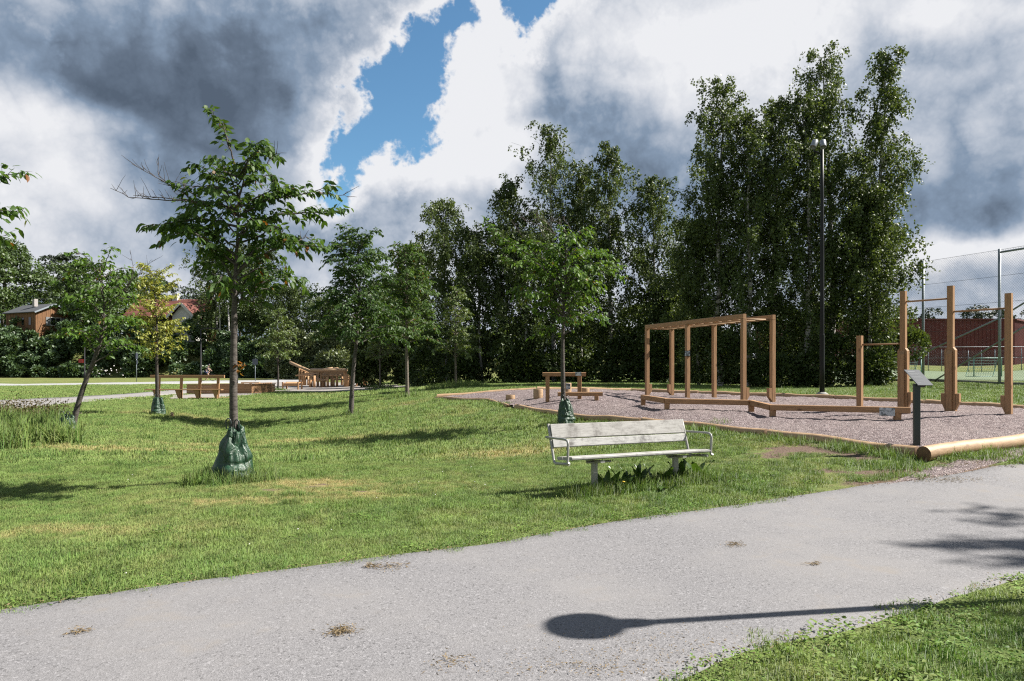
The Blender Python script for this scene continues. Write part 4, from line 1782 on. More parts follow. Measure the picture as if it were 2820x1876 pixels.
# ------------------------------------------------------------------ red-roofed house
def house():
    x0, x1, y0, y1 = -58.0, -47.3, 107, 115
    zb, ze, zr = 5.0, 9.5, 12.3
    root = thing('house', (x0, y0, zb), 'white house with red tiled roof half hidden behind the yellow tree', 'house')
    m = MB()
    m.prism([(x0, y0, zb), (x0, y1, zb), (x0, y1, ze), (x0, (y0 + y1) / 2, zr - .1), (x0, y0, ze)], (x1 - x0, 0, 0))
    m.build('wall', M['orange'], root)
    ym = (y0 + y1) / 2
    # stepped tile courses on both slopes
    for sgn in (-1, 1):
        n = 15
        m = MB()
        for i in range(n):
            t0, t1 = i / n, (i + 1) / n
            ya = ym + sgn * (ym - y0 + .5) * (1 - t0)
            yb = ym + sgn * (ym - y0 + .5) * (1 - t1)
            za = ze - .3 + (zr - ze + .3) * t0
            zb_ = ze - .3 + (zr - ze + .3) * t1
            m.prism([(x0 - .5, ya, za + .05), (x0 - .5, yb, zb_), (x0 - .5, yb, zb_ + .09), (x0 - .5, ya, za + .14)], (x1 - x0 + 1.0, 0, 0))
        tag(m.build('tile_courses', M['tiles'], root), kind='stuff')
    # front wing with white gable boards
    wx0, wx1, wy = -49.9, -46.6, 104.0
    wm = (wx0 + wx1) / 2
    we, wr = 9.3, 11.1
    m = MB()
    m.prism([(wx0 + .2, wy, zb), (wx1 - .2, wy, zb), (wx1 - .2, wy, we), (wm, wy, wr - .1), (wx0 + .2, wy, we)], (0, y0 - wy + 2, 0))
    m.build('wing_wall', M['white_paint'], root)
    for sgn, xe in ((-1, wx0 - .4), (1, wx1 + .4)):
        m = MB()
        n = 8
        for i in range(n):
            t0, t1 = i / n, (i + 1) / n
            xa, xb = xe + (wm - xe) * t0, xe + (wm - xe) * t1
            za, zb_ = we - .35 + (wr - we + .35) * t0, we - .35 + (wr - we + .35) * t1
            m.prism([(xa, wy - .6, za + .05), (xb, wy - .6, zb_), (xb, wy - .6, zb_ + .09), (xa, wy - .6, za + .14)], (0, y0 - wy + 3.5, 0))
        rf = m.build('wing_roof', M['tiles'], root)
        m = MB()
        m.beam((xe, wy - .64, we - .3), (wm, wy - .64, wr + .02), .05, .34)
        m.build('barge_board', M['white_paint'], rf)
    m = MB()
    m.box((x0 + 5.5, ym, zr + .35), (.8, .8, 1.3))
    m.build('chimney', M['white_paint'], root)
    for q in (x0 + 2, x0 + 5, x0 + 8):
        m = MB()
        m.box((q, y0 - .05, 8.0), (1.2, .08, 1.3))
        w_ = m.build('window', M['white_paint'], root)
        m = MB()
        m.box((q, y0 - .1, 8.0), (1.0, .04, 1.1))
        m.build('pane', M['glass'], w_)


house()


# ------------------------------------------------------------------ wooden climbing structure
def climbing():
    def Z4(a, b, Y):
        return pix(720 + a / 5.124, 940 + b / 5.124, Y)
    c = Z4(870, 640, 58)
    root = thing('climbing_structure', (c[0], c[1], float(T(c[0], c[1]))), 'jumble of raw timber posts, logs and ramps forming a climbing structure', 'climbing frame')

    def post(a, top, Y, r=.105):
        x, y, z = Z4(a, top, Y)
        m = MB()
        m.tube([(x, y, float(T(x, y)) - .1), (x, y, z)], r, 8)
        m.build('post', M['timber_far'], root)

    def log(a0, b0, a1, b1, Y0, Y1, r=.10):
        m = MB()
        m.tube([Z4(a0, b0, Y0), Z4(a1, b1, Y1)], r, 8)
        m.build('log', M['log'], root)

    def plank(a0, b0, a1, b1, Y0, Y1, w, t=.08):
        m = MB()
        m.beam(Z4(a0, b0, Y0), Z4(a1, b1, Y1), w, t)
        m.build('plank', M['timber_far'], root)
    for a, t, Y in ((690, 500, 57.5), (745, 485, 57), (795, 440, 59.5), (845, 447, 58.5), (890, 440, 59), (935, 500, 57.5), (872, 560, 58), (990, 500, 59),
                    (1018, 510, 58.5), (1066, 490, 58), (1135, 412, 62), (1240, 495, 58.5), (1275, 495, 60), (1350, 495, 59), (1385, 500, 62), (705, 490, 60)):
        post(a, t, Y)
    for a, t in ((540, 380), (575, 392), (618, 400), (660, 490), (600, 470)):
        post(a, t, 64, .10)
    for a in (1185, 1207):
        post(a, 402, 57.5, .17)
    for a in (1456, 1472):
        post(a, 470, 57, .15)
    for dy in (0, .35, .7):
        log(400 + 25 * dy, 292 + dy * 22, 700 + dy * 15, 425 + dy * 18, 62 - dy, 61 - dy, .11)
    for dy in (0, .4):
        log(695, 404 + dy * 14, 1208, 402 + dy * 14, 58.4 - dy, 57.6 - dy, .12)
    plank(545, 484, 800, 436, 63, 60, .9, .10)
    plank(780, 446, 1172, 446, 60.5, 60, .10, .30)
    log(850, 487, 965, 488, 58.3, 58.3, .10)
    log(960, 482, 1172, 481, 58, 58, .10)
    log(668, 551, 932, 551, 57.6, 57.6, .09)
    log(985, 540, 1180, 540, 60, 60, .07)
    log(1215, 472, 1430, 468, 60, 60, .09)
    log(1200, 510, 1395, 512, 61, 61, .09)
    log(900, 395, 1005, 380, 64, 64, .10)
    log(985, 395, 1075, 380, 64, 63, .10)
    plank(560, 395, 690, 455, 63, 62.5, .25)
    plank(700, 480, 832, 540, 59, 58, .22)
    for k in (0, 1):
        plank(1318 + 12 * k, 650 - 6 * k, 1500 + 18 * k, 430 + 2 * k, 56.5 + k, 56.8 + k, .30, .09)


climbing()


# ------------------------------------------------------------------ rail bench, planter, trough and hurdles by the playground
def Z3(a, b, Y):
    return pix(380 + a / 3.367, 900 + b / 3.367, Y)


def rail_bench():
    Y = 37.0
    c = Z3(440, 665, Y)
    g = float(T(c[0], c[1]))
    root = thing('rail_bench', (c[0], c[1], g), 'long wooden bench with high back rail behind the yellow tree', 'bench')
    xl, xr = Z3(103, 0, Y)[0], Z3(795, 0, Y)[0]
    m = MB()
    m.beam((xl, Y + .15, g + 1.18), (xr, Y + .1, g + 1.18), .10, .15)
    m.build('back_rail', M['timber_x'], root)
    for dy in (-.22, -.06):
        m = MB()
        m.beam((xl - .1, Y + dy, g + .50), (xr - .02, Y + dy, g + .50), .15, .055)
        m.build('seat_plank', M['timber_x'], root)
    for a in (185, 393, 563, 735):
        x = Z3(a, 0, Y)[0]
        m = MB()
        m.beam((x, Y + .06, g - .1), (x, Y + .13, g + 1.11), .125, .10, up=(0, 1, 0))
        m.build('post', M['timber_z'], root)
        m = MB()
        m.prism([(x - .16, Y - .26, g + .47), (x + .1, Y - .26, g + .47), (x + .06, Y - .20, g - .05), (x - .0, Y - .20, g - .05)], (0, .10, 0))
        m.build('leg', M['timber_z'], root)
    m = MB()
    m.beam((xl + 1.9, Y + .35, g + .02), (xr + .15, Y + .4, g + .02), .15, .10)
    m.build('ground_sill', M['timber_x'], root)


rail_bench()


def planter():
    Y = 44.5
    xl, xr = Z3(452, 0, Y)[0], Z3(1048, 0, Y)[0]
    g = float(T((xl + xr) / 2, Y))
    root = thing('planter_box', (xl, Y, g), 'long low plank box of horizontal boards behind the rail bench', 'planter')
    for i in range(4):
        z = g + .08 + i * .148
        m = MB()
        m.beam((xl, Y, z), (xr, Y, z), .06, .142, c=.008)
        m.build('board', M['timber_x'], root)
        m = MB()
        m.beam((xr + .03, Y - .03, z), (xr + .95, Y + 1.6, z - .002), .06, .142, c=.008)
        m.build('board', M['timber_x'], root)
        m = MB()
        m.beam((xl + .9, Y + 1.6, z), (xr + .95, Y + 1.63, z - .004), .06, .142, c=.008)
        m.build('board', M['timber_x'], root)
    m = MB()
    m.beam((xl, Y + .02, g + .63), (xr + .05, Y + .02, g + .63), .16, .045)
    m.build('cap_board', M['log'], root)
    m = MB()
    m.beam((xr + .1, Y, g + .635), (xr + .97, Y + 1.6, g + .632), .16, .045)
    m.build('cap_board', M['log'], root)


planter()


def trough():
    Y = 51.5
    xl, xr = Z3(1342, 0, Y)[0], Z3(1485, 0, Y)[0]
    g = float(T((xl + xr) / 2, Y)) + .05
    root = thing('play_trough', (xl, Y, g), 'open timber box with posts at the near edge of the playground', 'play box')
    for x in (xl, xr):
        for dy in (0, .9):
            m = MB()
            m.beam((x, Y + dy, g - .1), (x, Y + dy, g + .52), .10, .10, up=(0, 1, 0))
            m.build('post', M['timber_far'], root)
    m = MB()
    m.beam((xl, Y, g + .34), (xr, Y, g + .34), .06, .20)
    m.build('front_board', M['timber_far'], root)
    m = MB()
    m.beam((xl, Y + .9, g + .48), (xr, Y + .9, g + .48), .06, .10)
    m.build('back_board', M['timber_far'], root)
    m = MB()
    m.prism([(xl + .06, Y + .05, g + .38), (xr - .06, Y + .05, g + .38), (xr - .06, Y + .85, g + .46), (xl + .06, Y + .85, g + .46)], (0, 0, .05))
    m.build('deck', M['timber_far'], root)


trough()
for i in range(6):
    Y = 52 + .5 * i
    x = Z3(1108 + 22 * i, 0, Y)[0]
    g = float(T(x, Y)) + .03
    root = thing('stepping_post', (x, Y, g), '%s stepping post from the left in the row beside the planter' % ('first second third fourth fifth sixth'.split()[i]), 'post', 'stepping posts in a row')
    m = MB()
    m.beam((x, Y, g - .1), (x, Y, g + .34), .16, .16, up=(0, 1, 0))
    m.build('post', M['timber_far'], root)
    m = MB()
    m.beam((x - .17, Y, g + .39), (x + .17, Y, g + .39), .3, .10)
    m.build('cap', M['timber_far'], root)
Y = 57.5
x0_, x1_ = Z3(960, 0, Y)[0], Z3(1128, 0, Y)[0]
g = float(T(x0_, Y)) + .04
root = thing('plank_seat', (x0_, Y, g), 'low plank seat on three blocks behind the planter', 'seat')
m = MB()
m.beam((x0_, Y, g + .36), (x1_, Y, g + .36), .3, .07)
m.build('seat', M['timber_far'], root)
for t in (.06, .5, .92):
    m = MB()
    x = x0_ + (x1_ - x0_) * t
    m.beam((x, Y, g - .05), (x, Y, g + .325), .16, .16, up=(0, 1, 0))
    m.build('leg', M['timber_far'], root)


# ------------------------------------------------------------------ cyclist
def skin_body(name, verts, edges, radii, mat, parent, rootv=0):
    off = ORI[parent.name]
    me = bpy.data.meshes.new(name)
    me.from_pydata([tuple(np.array(v) - off) for v in verts], edges, [])
    o = link(name, me, mat, parent)
    md = o.modifiers.new('Skin', 'SKIN')
    md.use_smooth_shade = True
    sv = me.skin_vertices[0].data
    for i, r in enumerate(radii):
        sv[i].radius = (r, r)
        sv[i].use_root = (i == rootv)
    sb = o.modifiers.new('Subdivision', 'SUBSURF')
    sb.levels = sb.render_levels = 1
    return o


def cyclist():
    Y = 76.8
    xr = (559 - CX) / FOC * Y
    g = float(T(xr, Y)) + .04
    xf = xr + 1.07
    wr = .345
    bike = thing('bicycle', (xr, Y, g), 'dark bicycle ridden to the right on the far path', 'bicycle')
    for x in (xr, xf):
        m = MB()
        ring = [(x + wr * math.cos(a), Y, g + wr + wr * math.sin(a)) for a in np.linspace(0, 2 * math.pi, 25)]
        m.tube(ring, .022, 6, caps=False)
        w = m.build('wheel', M['rubber'], bike)
        m = MB()
        for k in range(10):
            a = k * math.pi / 5
            m.tube([(x, Y, g + wr), (x + .33 * math.cos(a), Y, g + wr + .33 * math.sin(a))], .004, 4)
        m.lathe((x, Y - .04, g + wr), [(.025, 0), (.025, .08)], 8, True, (0, 1, 0))
        tag(m.build('spokes', M['galv'], w), kind='stuff')
    bb = (xr + .45, Y, g + .30)
    st = (xr + .30, Y, g + .84)
    hd = (xf - .20, Y, g + .82)
    m = MB()
    for a, b in (((xr, Y, g + wr), bb), ((xr, Y, g + wr), (xr + .33, Y, g + .74)), (bb, st), ((xr + .33, Y, g + .74), hd), (bb, (xf - .17, Y, g + .70)), (hd, (xf, Y, g + wr))):
        m.tube([a, b], .02, 6)
    m.build('frame', M['black'], bike)
    m = MB()
    m.prism([(st[0] - .14, Y - .07, st[2] + .08), (st[0] + .14, Y - .02, st[2] + .09), (st[0] + .14, Y + .02, st[2] + .09), (st[0] - .14, Y + .07, st[2] + .08)], (0, 0, .05))
    m.build('saddle', M['black'], bike)
    m = MB()
    m.tube([hd, (hd[0] - .02, Y, g + 1.0), (hd[0] + .06, Y, g + 1.02)], .016, 6)
    m.build('stem', M['black'], bike)
    m = MB()
    m.tube([(hd[0] + .0, Y - .28, g + 1.03), (hd[0] + .06, Y, g + 1.02), (hd[0] + .0, Y + .28, g + 1.03)], .014, 6)
    m.build('handlebar', M['black'], bike)
    m = MB()
    m.tube([(bb[0] + .02, Y - .09, bb[2] - .17), (bb[0], Y - .08, bb[2]), (bb[0], Y + .08, bb[2]), (bb[0] - .02, Y + .09, bb[2] + .17)], .014, 6)
    m.build('crank', M['black'], bike)
    hip = np.array((st[0] + .0, Y, st[2] + .18))
    ch = hip + (.20, 0, .34)
    nk = hip + (.28, 0, .50)
    hc = hip + (.36, 0, .60)
    ht = hip + (.37, 0, .76)
    per = thing('person', (xr, Y, g), 'person in dark helmet and navy top riding the bicycle', 'person')
    V = [hip, hip + (.10, 0, .17), ch, nk, hc, ht]
    E = [(0, 1), (1, 2), (2, 3), (3, 4), (4, 5)]
    Rr = [.13, .115, .13, .055, .085, .07]
    for s in (-1, 1):
        b = len(V)
        V += [ch + (.04, .17 * s, .04), ch + (.24, .20 * s, -.17), np.array((hd[0] - .04, Y + .25 * s, g + 1.06)), np.array((hd[0] + .03, Y + .26 * s, g + 1.045))]
        E += [(2, b), (b, b + 1), (b + 1, b + 2), (b + 2, b + 3)]
        Rr += [.06, .045, .032, .035]
        b = len(V)
        fz = -.17 if s < 0 else .17
        knee = hip + (.36, .09 * s, -.12 if s > 0 else -.34)
        foot = np.array((bb[0] + .02 * -s - .05, Y + .11 * s, bb[2] + fz + .07))
        V += [hip + (.05, .09 * s, -.04), knee, foot, foot + (.16, 0, -.04)]
        E += [(0, b), (b, b + 1), (b + 1, b + 2), (b + 2, b + 3)]
        Rr += [.10, .065, .042, .04]
    skin_body('body', V, E, Rr, M['skin'], per)
    skin_body('jersey', [hip + (0, 0, .02), hip + (.10, 0, .17), ch, ch + (.06, 0, .10), ch + (.04, .17, .04), ch + (.13, .19, -.06), ch + (.04, -.17, .04), ch + (.13, -.19, -.06)],
              [(0, 1), (1, 2), (2, 3), (2, 4), (4, 5), (2, 6), (6, 7)], [.145, .135, .148, .07, .075, .062, .075, .062], M['dark_top'], per)
    kn = [V[11], V[19]] if False else None
    sv, se, sr = [hip], [], [.148]
    for s in (-1, 1):
        knee = hip + (.36, .09 * s, -.12 if s > 0 else -.34)
        b = len(sv)
        sv += [hip + (.05, .09 * s, -.04), hip + (.05, .09 * s, -.04) + (knee - hip - np.array((.05, .09 * s, -.04))) * .75]
        se += [(0, b), (b, b + 1)]
        sr += [.115, .085]
    skin_body('shorts', sv, se, sr, M['denim'], per)
    m = MB()
    m.lathe(hc + (0.0, 0, .05), [(.115, 0), (.125, .04), (.11, .10), (.06, .145), (.01, .155)], 12)
    m.build('helmet', M['helmet'], per)


cyclist()


# ------------------------------------------------------------------ watering bags
def watering_bag(x, y, h, rb, rt, seed, label, lean=0.0):
    r = np.random.default_rng(seed)
    g = float(T(x, y))
    root = thing('watering_bag', (x, y, g), label, 'watering bag', 'green watering bags round the young trees')
    n, k = 48, 30
    th = np.linspace(0, 2 * math.pi, n, endpoint=False)
    t = np.linspace(0, 1, k)
    TH, TT = np.meshgrid(th, t)
    prof = rb + (rt - rb) * TT ** 1.15
    prof = prof * (1 - .05 * np.exp(-((TT - .0) / .07) ** 2)) + .022 * np.exp(-((TT - .30) / .05) ** 2) * np.clip(np.sin(TH + 2.2 + .5), 0, 1) * rb / .27
    prof = prof - .030 * np.exp(-((TT - .37) / .04) ** 2) * np.clip(np.sin(TH + 2.2 + .5), 0, 1) * rb / .27
    wob = 0
    for i in range(16):
        a, b = r.integers(1, 8), r.uniform(2, 14)
        wob = wob + np.sin(a * TH + b * TT * 2 + r.uniform(0, 6.28)) * r.uniform(.3, 1) / (1 + .18 * a)
    prof = prof * (1 + .016 * wob) + .012 * np.sign(np.sin(5 * TH + 3 * TT)) * TT * .5
    for i in range(5):
        a, b = r.uniform(1.5, 4.5), r.uniform(-3, 3)
        prof = prof - .030 * rb / .28 * np.abs(np.cos(a * TH * .5 + b * TT + i)) ** 14 * (.4 + .6 * TT)
    zt = h * (1 + .05 * np.sin(2 * TH + seed) + .04 * np.sin(3 * TH)) * TT
    sq = 1 + .12 * np.cos(2 * TH + .6)
    X = x + prof * sq * np.cos(TH) + lean * TT * h
    Yv = y + prof * np.sin(TH)
    Zv = g - .03 + zt
    # collar folded in towards the trunk
    V = np.stack([X, Yv, Zv], -1)
    rim = V[-1].copy()
    c = np.array([x + lean * h, y, 0])
    in1 = rim.copy()
    in1[:, :2] = c[:2] + (rim[:, :2] - c[:2]) * .62
    in1[:, 2] += .015 + .02 * np.sin(4 * th)
    in2 = rim.copy()
    in2[:, :2] = c[:2] + (rim[:, :2] - c[:2]) * .45
    in2[:, 2] -= .10
    V = np.concatenate([V, in1[None], in2[None]])
    k2 = k + 2
    i = np.arange(k2 * n).reshape(k2, n)
    F = np.stack([i[:-1], np.roll(i[:-1], -1, 1), np.roll(i[1:], -1, 1), i[1:]], -1).reshape(-1, 4)
    np_mesh('bag_body', V, F, M['tarp'], root, smooth=True)
    for a0, dz in ((-2.2, .14), (-.9, .12)):
        m = MB()
        px_, py_ = x + lean * h + rt * .8 * math.cos(a0), y + rt * .8 * math.sin(a0)
        s = h / .77
        pts = [(px_ - .03, py_, g + h * .97), (px_ - .05, py_, g + h + dz * s * .6), (px_ - .01, py_, g + h + dz * s), (px_ + .035, py_, g + h + dz * s * .7), (px_ + .03, py_, g + h * .98)]
        pts = [tuple(q) for q in smooth_line(pts, 2)]
        m.tube(pts, .009, 6)
        m.build('strap', M['sign_green'], root)
    m = MB()
    m.beam((x + lean * h - rt * 1.05, y - rt * .5, g + h * .965), (x + lean * h + rt * .2, y - rt * 1.05, g + h * 1.0), .035, .006)
    m.build('strap', M['tarp'], root)


# ------------------------------------------------------------------ leaves as arrays
def norm(a):
    return a / (np.linalg.norm(a, axis=-1, keepdims=True) + 1e-9)


def leaf_fine(P, D, N, L, W, curl=.16, fold=.12):
    """leaves with two side points each: P base, D direction, N upper side"""
    D = norm(D)
    S = norm(np.cross(D, N))
    N = norm(np.cross(S, D))
    L = L[:, None]
    W = W[:, None]

    def pt(t, s):
        return P + D * L * t + S * W * s - N * L * curl * t * t + N * W * fold * abs(s) * 2
    V = np.stack([pt(0, 0), pt(.28, .42), pt(.62, .38), pt(1, 0), pt(.62, -.38), pt(.28, -.42), pt(.30, 0), pt(.64, 0)], 1)
    n = len(P)
    f = np.array([[0, 1, 6], [0, 6, 5], [1, 2, 7], [1, 7, 6], [6, 7, 4], [6, 4, 5], [2, 3, 7], [7, 3, 4]])
    F = (np.arange(n)[:, None, None] * 8 + f[None]).reshape(-1, 3)
    return V.reshape(-1, 3), F


def leaf_quad(P, D, N, L, W):
    D = norm(D)
    S = norm(np.cross(D, N))
    N2 = np.cross(S, D)
    L = L[:, None]
    W = W[:, None]
    V = np.stack([P, P + D * L * .45 + S * W * .5 + N2 * W * .12, P + D * L - N2 * L * .12, P + D * L * .45 - S * W * .5 + N2 * W * .12], 1)
    n = len(P)
    F = np.arange(n * 4).reshape(n, 4)
    return V.reshape(-1, 3), F


def tubes_fast(lines, sides=4):
    """many tapered polylines -> arrays. lines: list of (pts (n,3), radii (n,))"""
    VV, FF_, b = [], [], 0
    for P, r in lines:
        P = np.asarray(P, float)
        n = len(P)
        d = np.gradient(P, axis=0)
        d = norm(d)
        ref = np.array([0.31, .87, .12])
        s = norm(np.cross(d, ref))
        t = np.cross(s, d)
        a = np.arange(sides) * 2 * math.pi / sides
        V = P[:, None] + (s[:, None] * np.cos(a)[None, :, None] + t[:, None] * np.sin(a)[None, :, None]) * np.asarray(r)[:, None, None]
        i = b + np.arange(n * sides).reshape(n, sides)
        F = np.stack([i[:-1], np.roll(i[:-1], -1, 1), np.roll(i[1:], -1, 1), i[1:]], -1).reshape(-1, 4)
        VV.append(V.reshape(-1, 3))
        FF_.append(F)
        b += n * sides
    return np.concatenate(VV), np.concatenate(FF_)


def curve(P, n):
    return resample(smooth_line(P, 2), n)


# ------------------------------------------------------------------ young park trees
def young_tree(x, y, label, trunk, branches, leafmat, bark, seed, leaf=.105, dens=1.0, r0=.055, bare=(), droop=.48, twig=.34, name='young_tree',
               thick=1.0, spread=1.0, sides=7, taper=2.2, group='young trees on the lawn'):
    """trunk: local points; branches: list of local polylines (start on the trunk)"""
    r = np.random.default_rng(seed)
    g = float(T(x, y))
    O = np.array((x, y, g))
    root = thing(name, O, label, 'tree', group)
    tp = curve(np.array(trunk, float), 26)
    hh = (tp[:, 2] - tp[0, 2]) / (tp[-1, 2] - tp[0, 2])
    rad = r0 * (1 - .80 * hh) * (1 + .35 * np.exp(-hh * 22)) * (1 + r.normal(0, .03, len(tp)))
    rad = rad * np.where(tp[:, 2] > branches[0][0][2] if False else tp[:, 2] > taper, np.clip(1 - .30 * (tp[:, 2] - taper), .35, 1), 1)
    rad[-1] = .004
    V, F = tubes_fast([(tp + O, rad)], 14)
    np_mesh('trunk', V, F, bark, root, smooth=True)
    wood, LP, LD, LN = [], [], [], []

    def leaves_on(Q, dens_, side=.5):
        """leaves along a twig polyline"""
        L = np.sum(np.linalg.norm(np.diff(Q, axis=0), axis=1))
        m = max(2, int(L / .042 * dens_))
        q = resample(Q, m + 1)[1:]
        d = norm(np.gradient(q, axis=0)) if m > 1 else np.array([[1, 0, 0.]])
        sgn = np.where(np.arange(m) % 2 == 0, 1, -1)[:, None]
        sd = norm(np.cross(d, np.array([0, 0, 1.]))) * sgn
        dirn = d * .55 + sd * r.uniform(.3, .8, (m, 1)) + np.array([0, 0, -1.]) * droop * r.uniform(.5, 1.5, (m, 1)) + r.normal(0, .22, (m, 3))
        LP.append(q + r.normal(0, .012, (m, 3)))
        LD.append(dirn)
        LN.append(np.array([0, 0, 1.]) + r.normal(0, .55, (m, 3)))
    for bi, br in enumerate(branches):
        P = curve(np.array(br, float), 16)
        P[1:] += np.cumsum(r.normal(0, .010, (15, 3)), axis=0)
        L = np.sum(np.linalg.norm(np.diff(P, axis=0), axis=1))
        rr = np.linspace(min(r0 * .38, .007 + .010 * L), .003, 16) * thick
        wood.append((P + O, rr))
        ns = max(3, int(L / .085 * dens))
        for j in range(ns):
            s = .16 + .84 * (j + r.uniform(0, .9)) / ns
            s = min(s, .985)
            k = s * 15
            a = int(k)
            p = P[a] + (P[min(a + 1, 15)] - P[a]) * (k - a)
            d = norm(P[min(a + 1, 15)] - P[max(a - 1, 0)])
            sd = norm(np.cross(d, np.array([0, 0, 1.]))) * (1 if j % 2 else -1)
            tl = twig * r.uniform(.45, 1.1) * (1 - .45 * s) * min(1.2, .55 + L * .4)
            dv = norm(d * r.uniform(.35, .9) + sd * r.uniform(.4, 1.0) * spread + np.array([0, 0, 1.]) * r.uniform(-.25, .95) + r.normal(0, .22, 3))
            tt = np.linspace(0, 1, 4)[:, None]
            Q = p + dv * tl * tt + np.array([0, 0, -1.]) * (tt ** 2) * tl * .28
            wood.append((Q + O, np.array([.0038, .003, .0022, .001]) * thick))
            leaves_on(Q, dens)
        leaves_on(P[11:], dens)
    dead = []
    for br in bare:
        P = curve(np.array(br, float), 14)
        P[1:] += np.cumsum(r.normal(0, .009, (13, 3)), axis=0)
        L = np.sum(np.linalg.norm(np.diff(P, axis=0), axis=1))
        dead.append((P + O, np.linspace(.0105, .0035, 14)))
        for j in range(max(2, int(L / .08))):
            a = int(3 + 10 * (j + r.uniform(0, 1)) / max(2, int(L / .08)))
            a = min(a, 12)
            d = norm(P[a + 1] - P[a])
            dv = norm(d * .8 + r.normal(0, .5, 3) + np.array([0, 0, .35]))
            tl = r.uniform(.05, .30)
            tt = np.linspace(0, 1, 4)[:, None]
            dead.append((P[a] + dv * tl * tt + r.normal(0, .006, (4, 3)) * tt + O, np.array([.0055, .0045, .0035, .002])))
    V, F = tubes_fast(wood, 4)
    tag(np_mesh('branches', V, F, bark, root, smooth=True), kind='stuff')
    if dead:
        V, F = tubes_fast(dead, 4)
        tag(np_mesh('dead_twigs', V, F, M['dead_twig'], root, smooth=True), kind='stuff')
    P, D, N = np.concatenate(LP) + O, np.concatenate(LD), np.concatenate(LN)
    m = len(P)
    V, F = leaf_fine(P, D, N, leaf * r.uniform(.65, 1.25, m), leaf * .52 * r.uniform(.8, 1.2, m), curl=.22)
    np_mesh('crown', V, F, leafmat, root)
    return root, m


def auto_branches(seed, trunk, z0, z1, n, prof, up=.55, tipdrop=.25):
    """side branches spread round a trunk; prof(t) gives the reach at t in 0..1 of the crown height"""
    r = np.random.default_rng(seed)
    tp = curve(np.array(trunk, float), 40)
    out = []
    for i in range(n):
        t = (i + .5) / n
        z = z0 + (z1 - z0) * t
        c = tp[np.argmin(np.abs(tp[:, 2] - z))]
        az = i * 2.399 + r.uniform(-.5, .5)
        L = prof(t) * r.uniform(.72, 1.12)
        u = up + .5 * t + r.uniform(-.3, .4)
        h = np.array([math.cos(az), math.sin(az), 0])
        pts = [c, c + h * L * .33 + np.array([0, 0, L * .33 * u * 1.2]), c + h * L * .7 + np.array([0, 0, L * .62 * u]), c + h * L + np.array([0, 0, L * (.78 * u - tipdrop)])]
        out.append(pts)
    return out


NLEAF = {}
# tree with the big bag on the left, drawn limb by limb
tx, ty = pix(645, 1322, 10.5)[:2]


def z2(a, b, dep=0.0):
    return np.array(((a - 925) / 456.0, dep, (1322 - (260 + b / 2.45)) / 186.5))


trunk1 = [(0, 0, -.05), (.0, 0, .6), (-.02, .01, 1.3), z2(925, 1500), z2(930, 1250), z2(952, 900), z2(955, 700), z2(932, 480), z2(905, 380), z2(850, 230), z2(790, 130), z2(725, 104)]


def limb(*pts):
    r = np.random.default_rng(int(abs(pts[0][0] * 7 + pts[-1][1] * 3 + pts[-1][0])))
    dep = r.uniform(-.55, .55)
    n = len(pts)
    return [z2(p[0], p[1], dep * (i / (n - 1)) ** 1.2) for i, p in enumerate(pts)]


br1 = [limb((940, 540), (1050, 400), (1140, 332), (1200, 385)), limb((940, 560), (1080, 470), (1190, 430)), limb((958, 830), (1130, 705), (1330, 690), (1500, 640), (1575, 640)),
       limb((962, 900), (1180, 810), (1380, 790), (1590, 755)), limb((975, 1000), (1100, 930), (1230, 890), (1310, 965)), limb((945, 1200), (1150, 1085), (1350, 1025), (1595, 1080)),
       limb((945, 1260), (1120, 1150), (1260, 1170), (1320, 1240)), limb((955, 700), (850, 625), (720, 630), (630, 645)), limb((952, 790), (800, 735), (650, 700), (530, 725)),
       limb((955, 900), (760, 850), (570, 885), (425, 935)), limb((945, 560), (850, 508), (715, 525)), limb((940, 1150), (820, 1050), (700, 1095), (650, 1110)),
       limb((925, 1360), (1010, 1330), (1150, 1300)), limb((925, 1380), (1050, 1390), (1100, 1400)), limb((950, 1050), (850, 950), (720, 900), (640, 900)),
       limb((955, 760), (1060, 690), (1180, 620), (1230, 560)), limb((950, 640), (1080, 580), (1200, 530), (1250, 600)), limb((955, 960), (1060, 900), (1140, 860), (1200, 800)),
       limb((930, 1300), (820, 1230), (760, 1190)), limb((950, 820), (880, 780), (800, 820), (720, 850)), limb((940, 600), (860, 580), (790, 560))]
br1 += auto_branches(5, trunk1, 2.5, 4.3, 22, lambda t: 1.0 * (1 - .5 * abs(t - .3)), .8)
# leaves straight along the leader
br1 += [[z2(930, 480), z2(905, 380), z2(850, 230), z2(790, 130), z2(725, 104)], [z2(905, 380), z2(880, 300), z2(850, 230), z2(800, 150)]]
bare1 = [limb((700, 700), (560, 640), (430, 570), (360, 480), (335, 350)), limb((720, 735), (500, 725), (250, 710), (130, 675), (45, 630)), limb((700, 760), (600, 680), (480, 610), (350, 540)),
         limb((640, 660), (560, 600), (460, 520)), limb((760, 780), (640, 700), (420, 690), (220, 660)), limb((1450, 660), (1540, 660), (1640, 640)), limb((1150, 470), (1200, 460), (1265, 465)),
         limb((1340, 1010), (1430, 965)), limb((850, 500), (800, 480), (765, 465))]
_, NLEAF[1] = young_tree(tx, ty, 'tall young cherry tree with bent leader and bare left twigs, green bag at its foot', trunk1, br1, M['leaf_cherry'], M['cherry_bark'], 11,
                         leaf=.122, dens=1.22, r0=.07, bare=bare1, twig=.36)
watering_bag(tx - .02, ty - .04, .78, .32, .125, 1, 'large crumpled green watering bag round the tall cherry tree in front', .06)
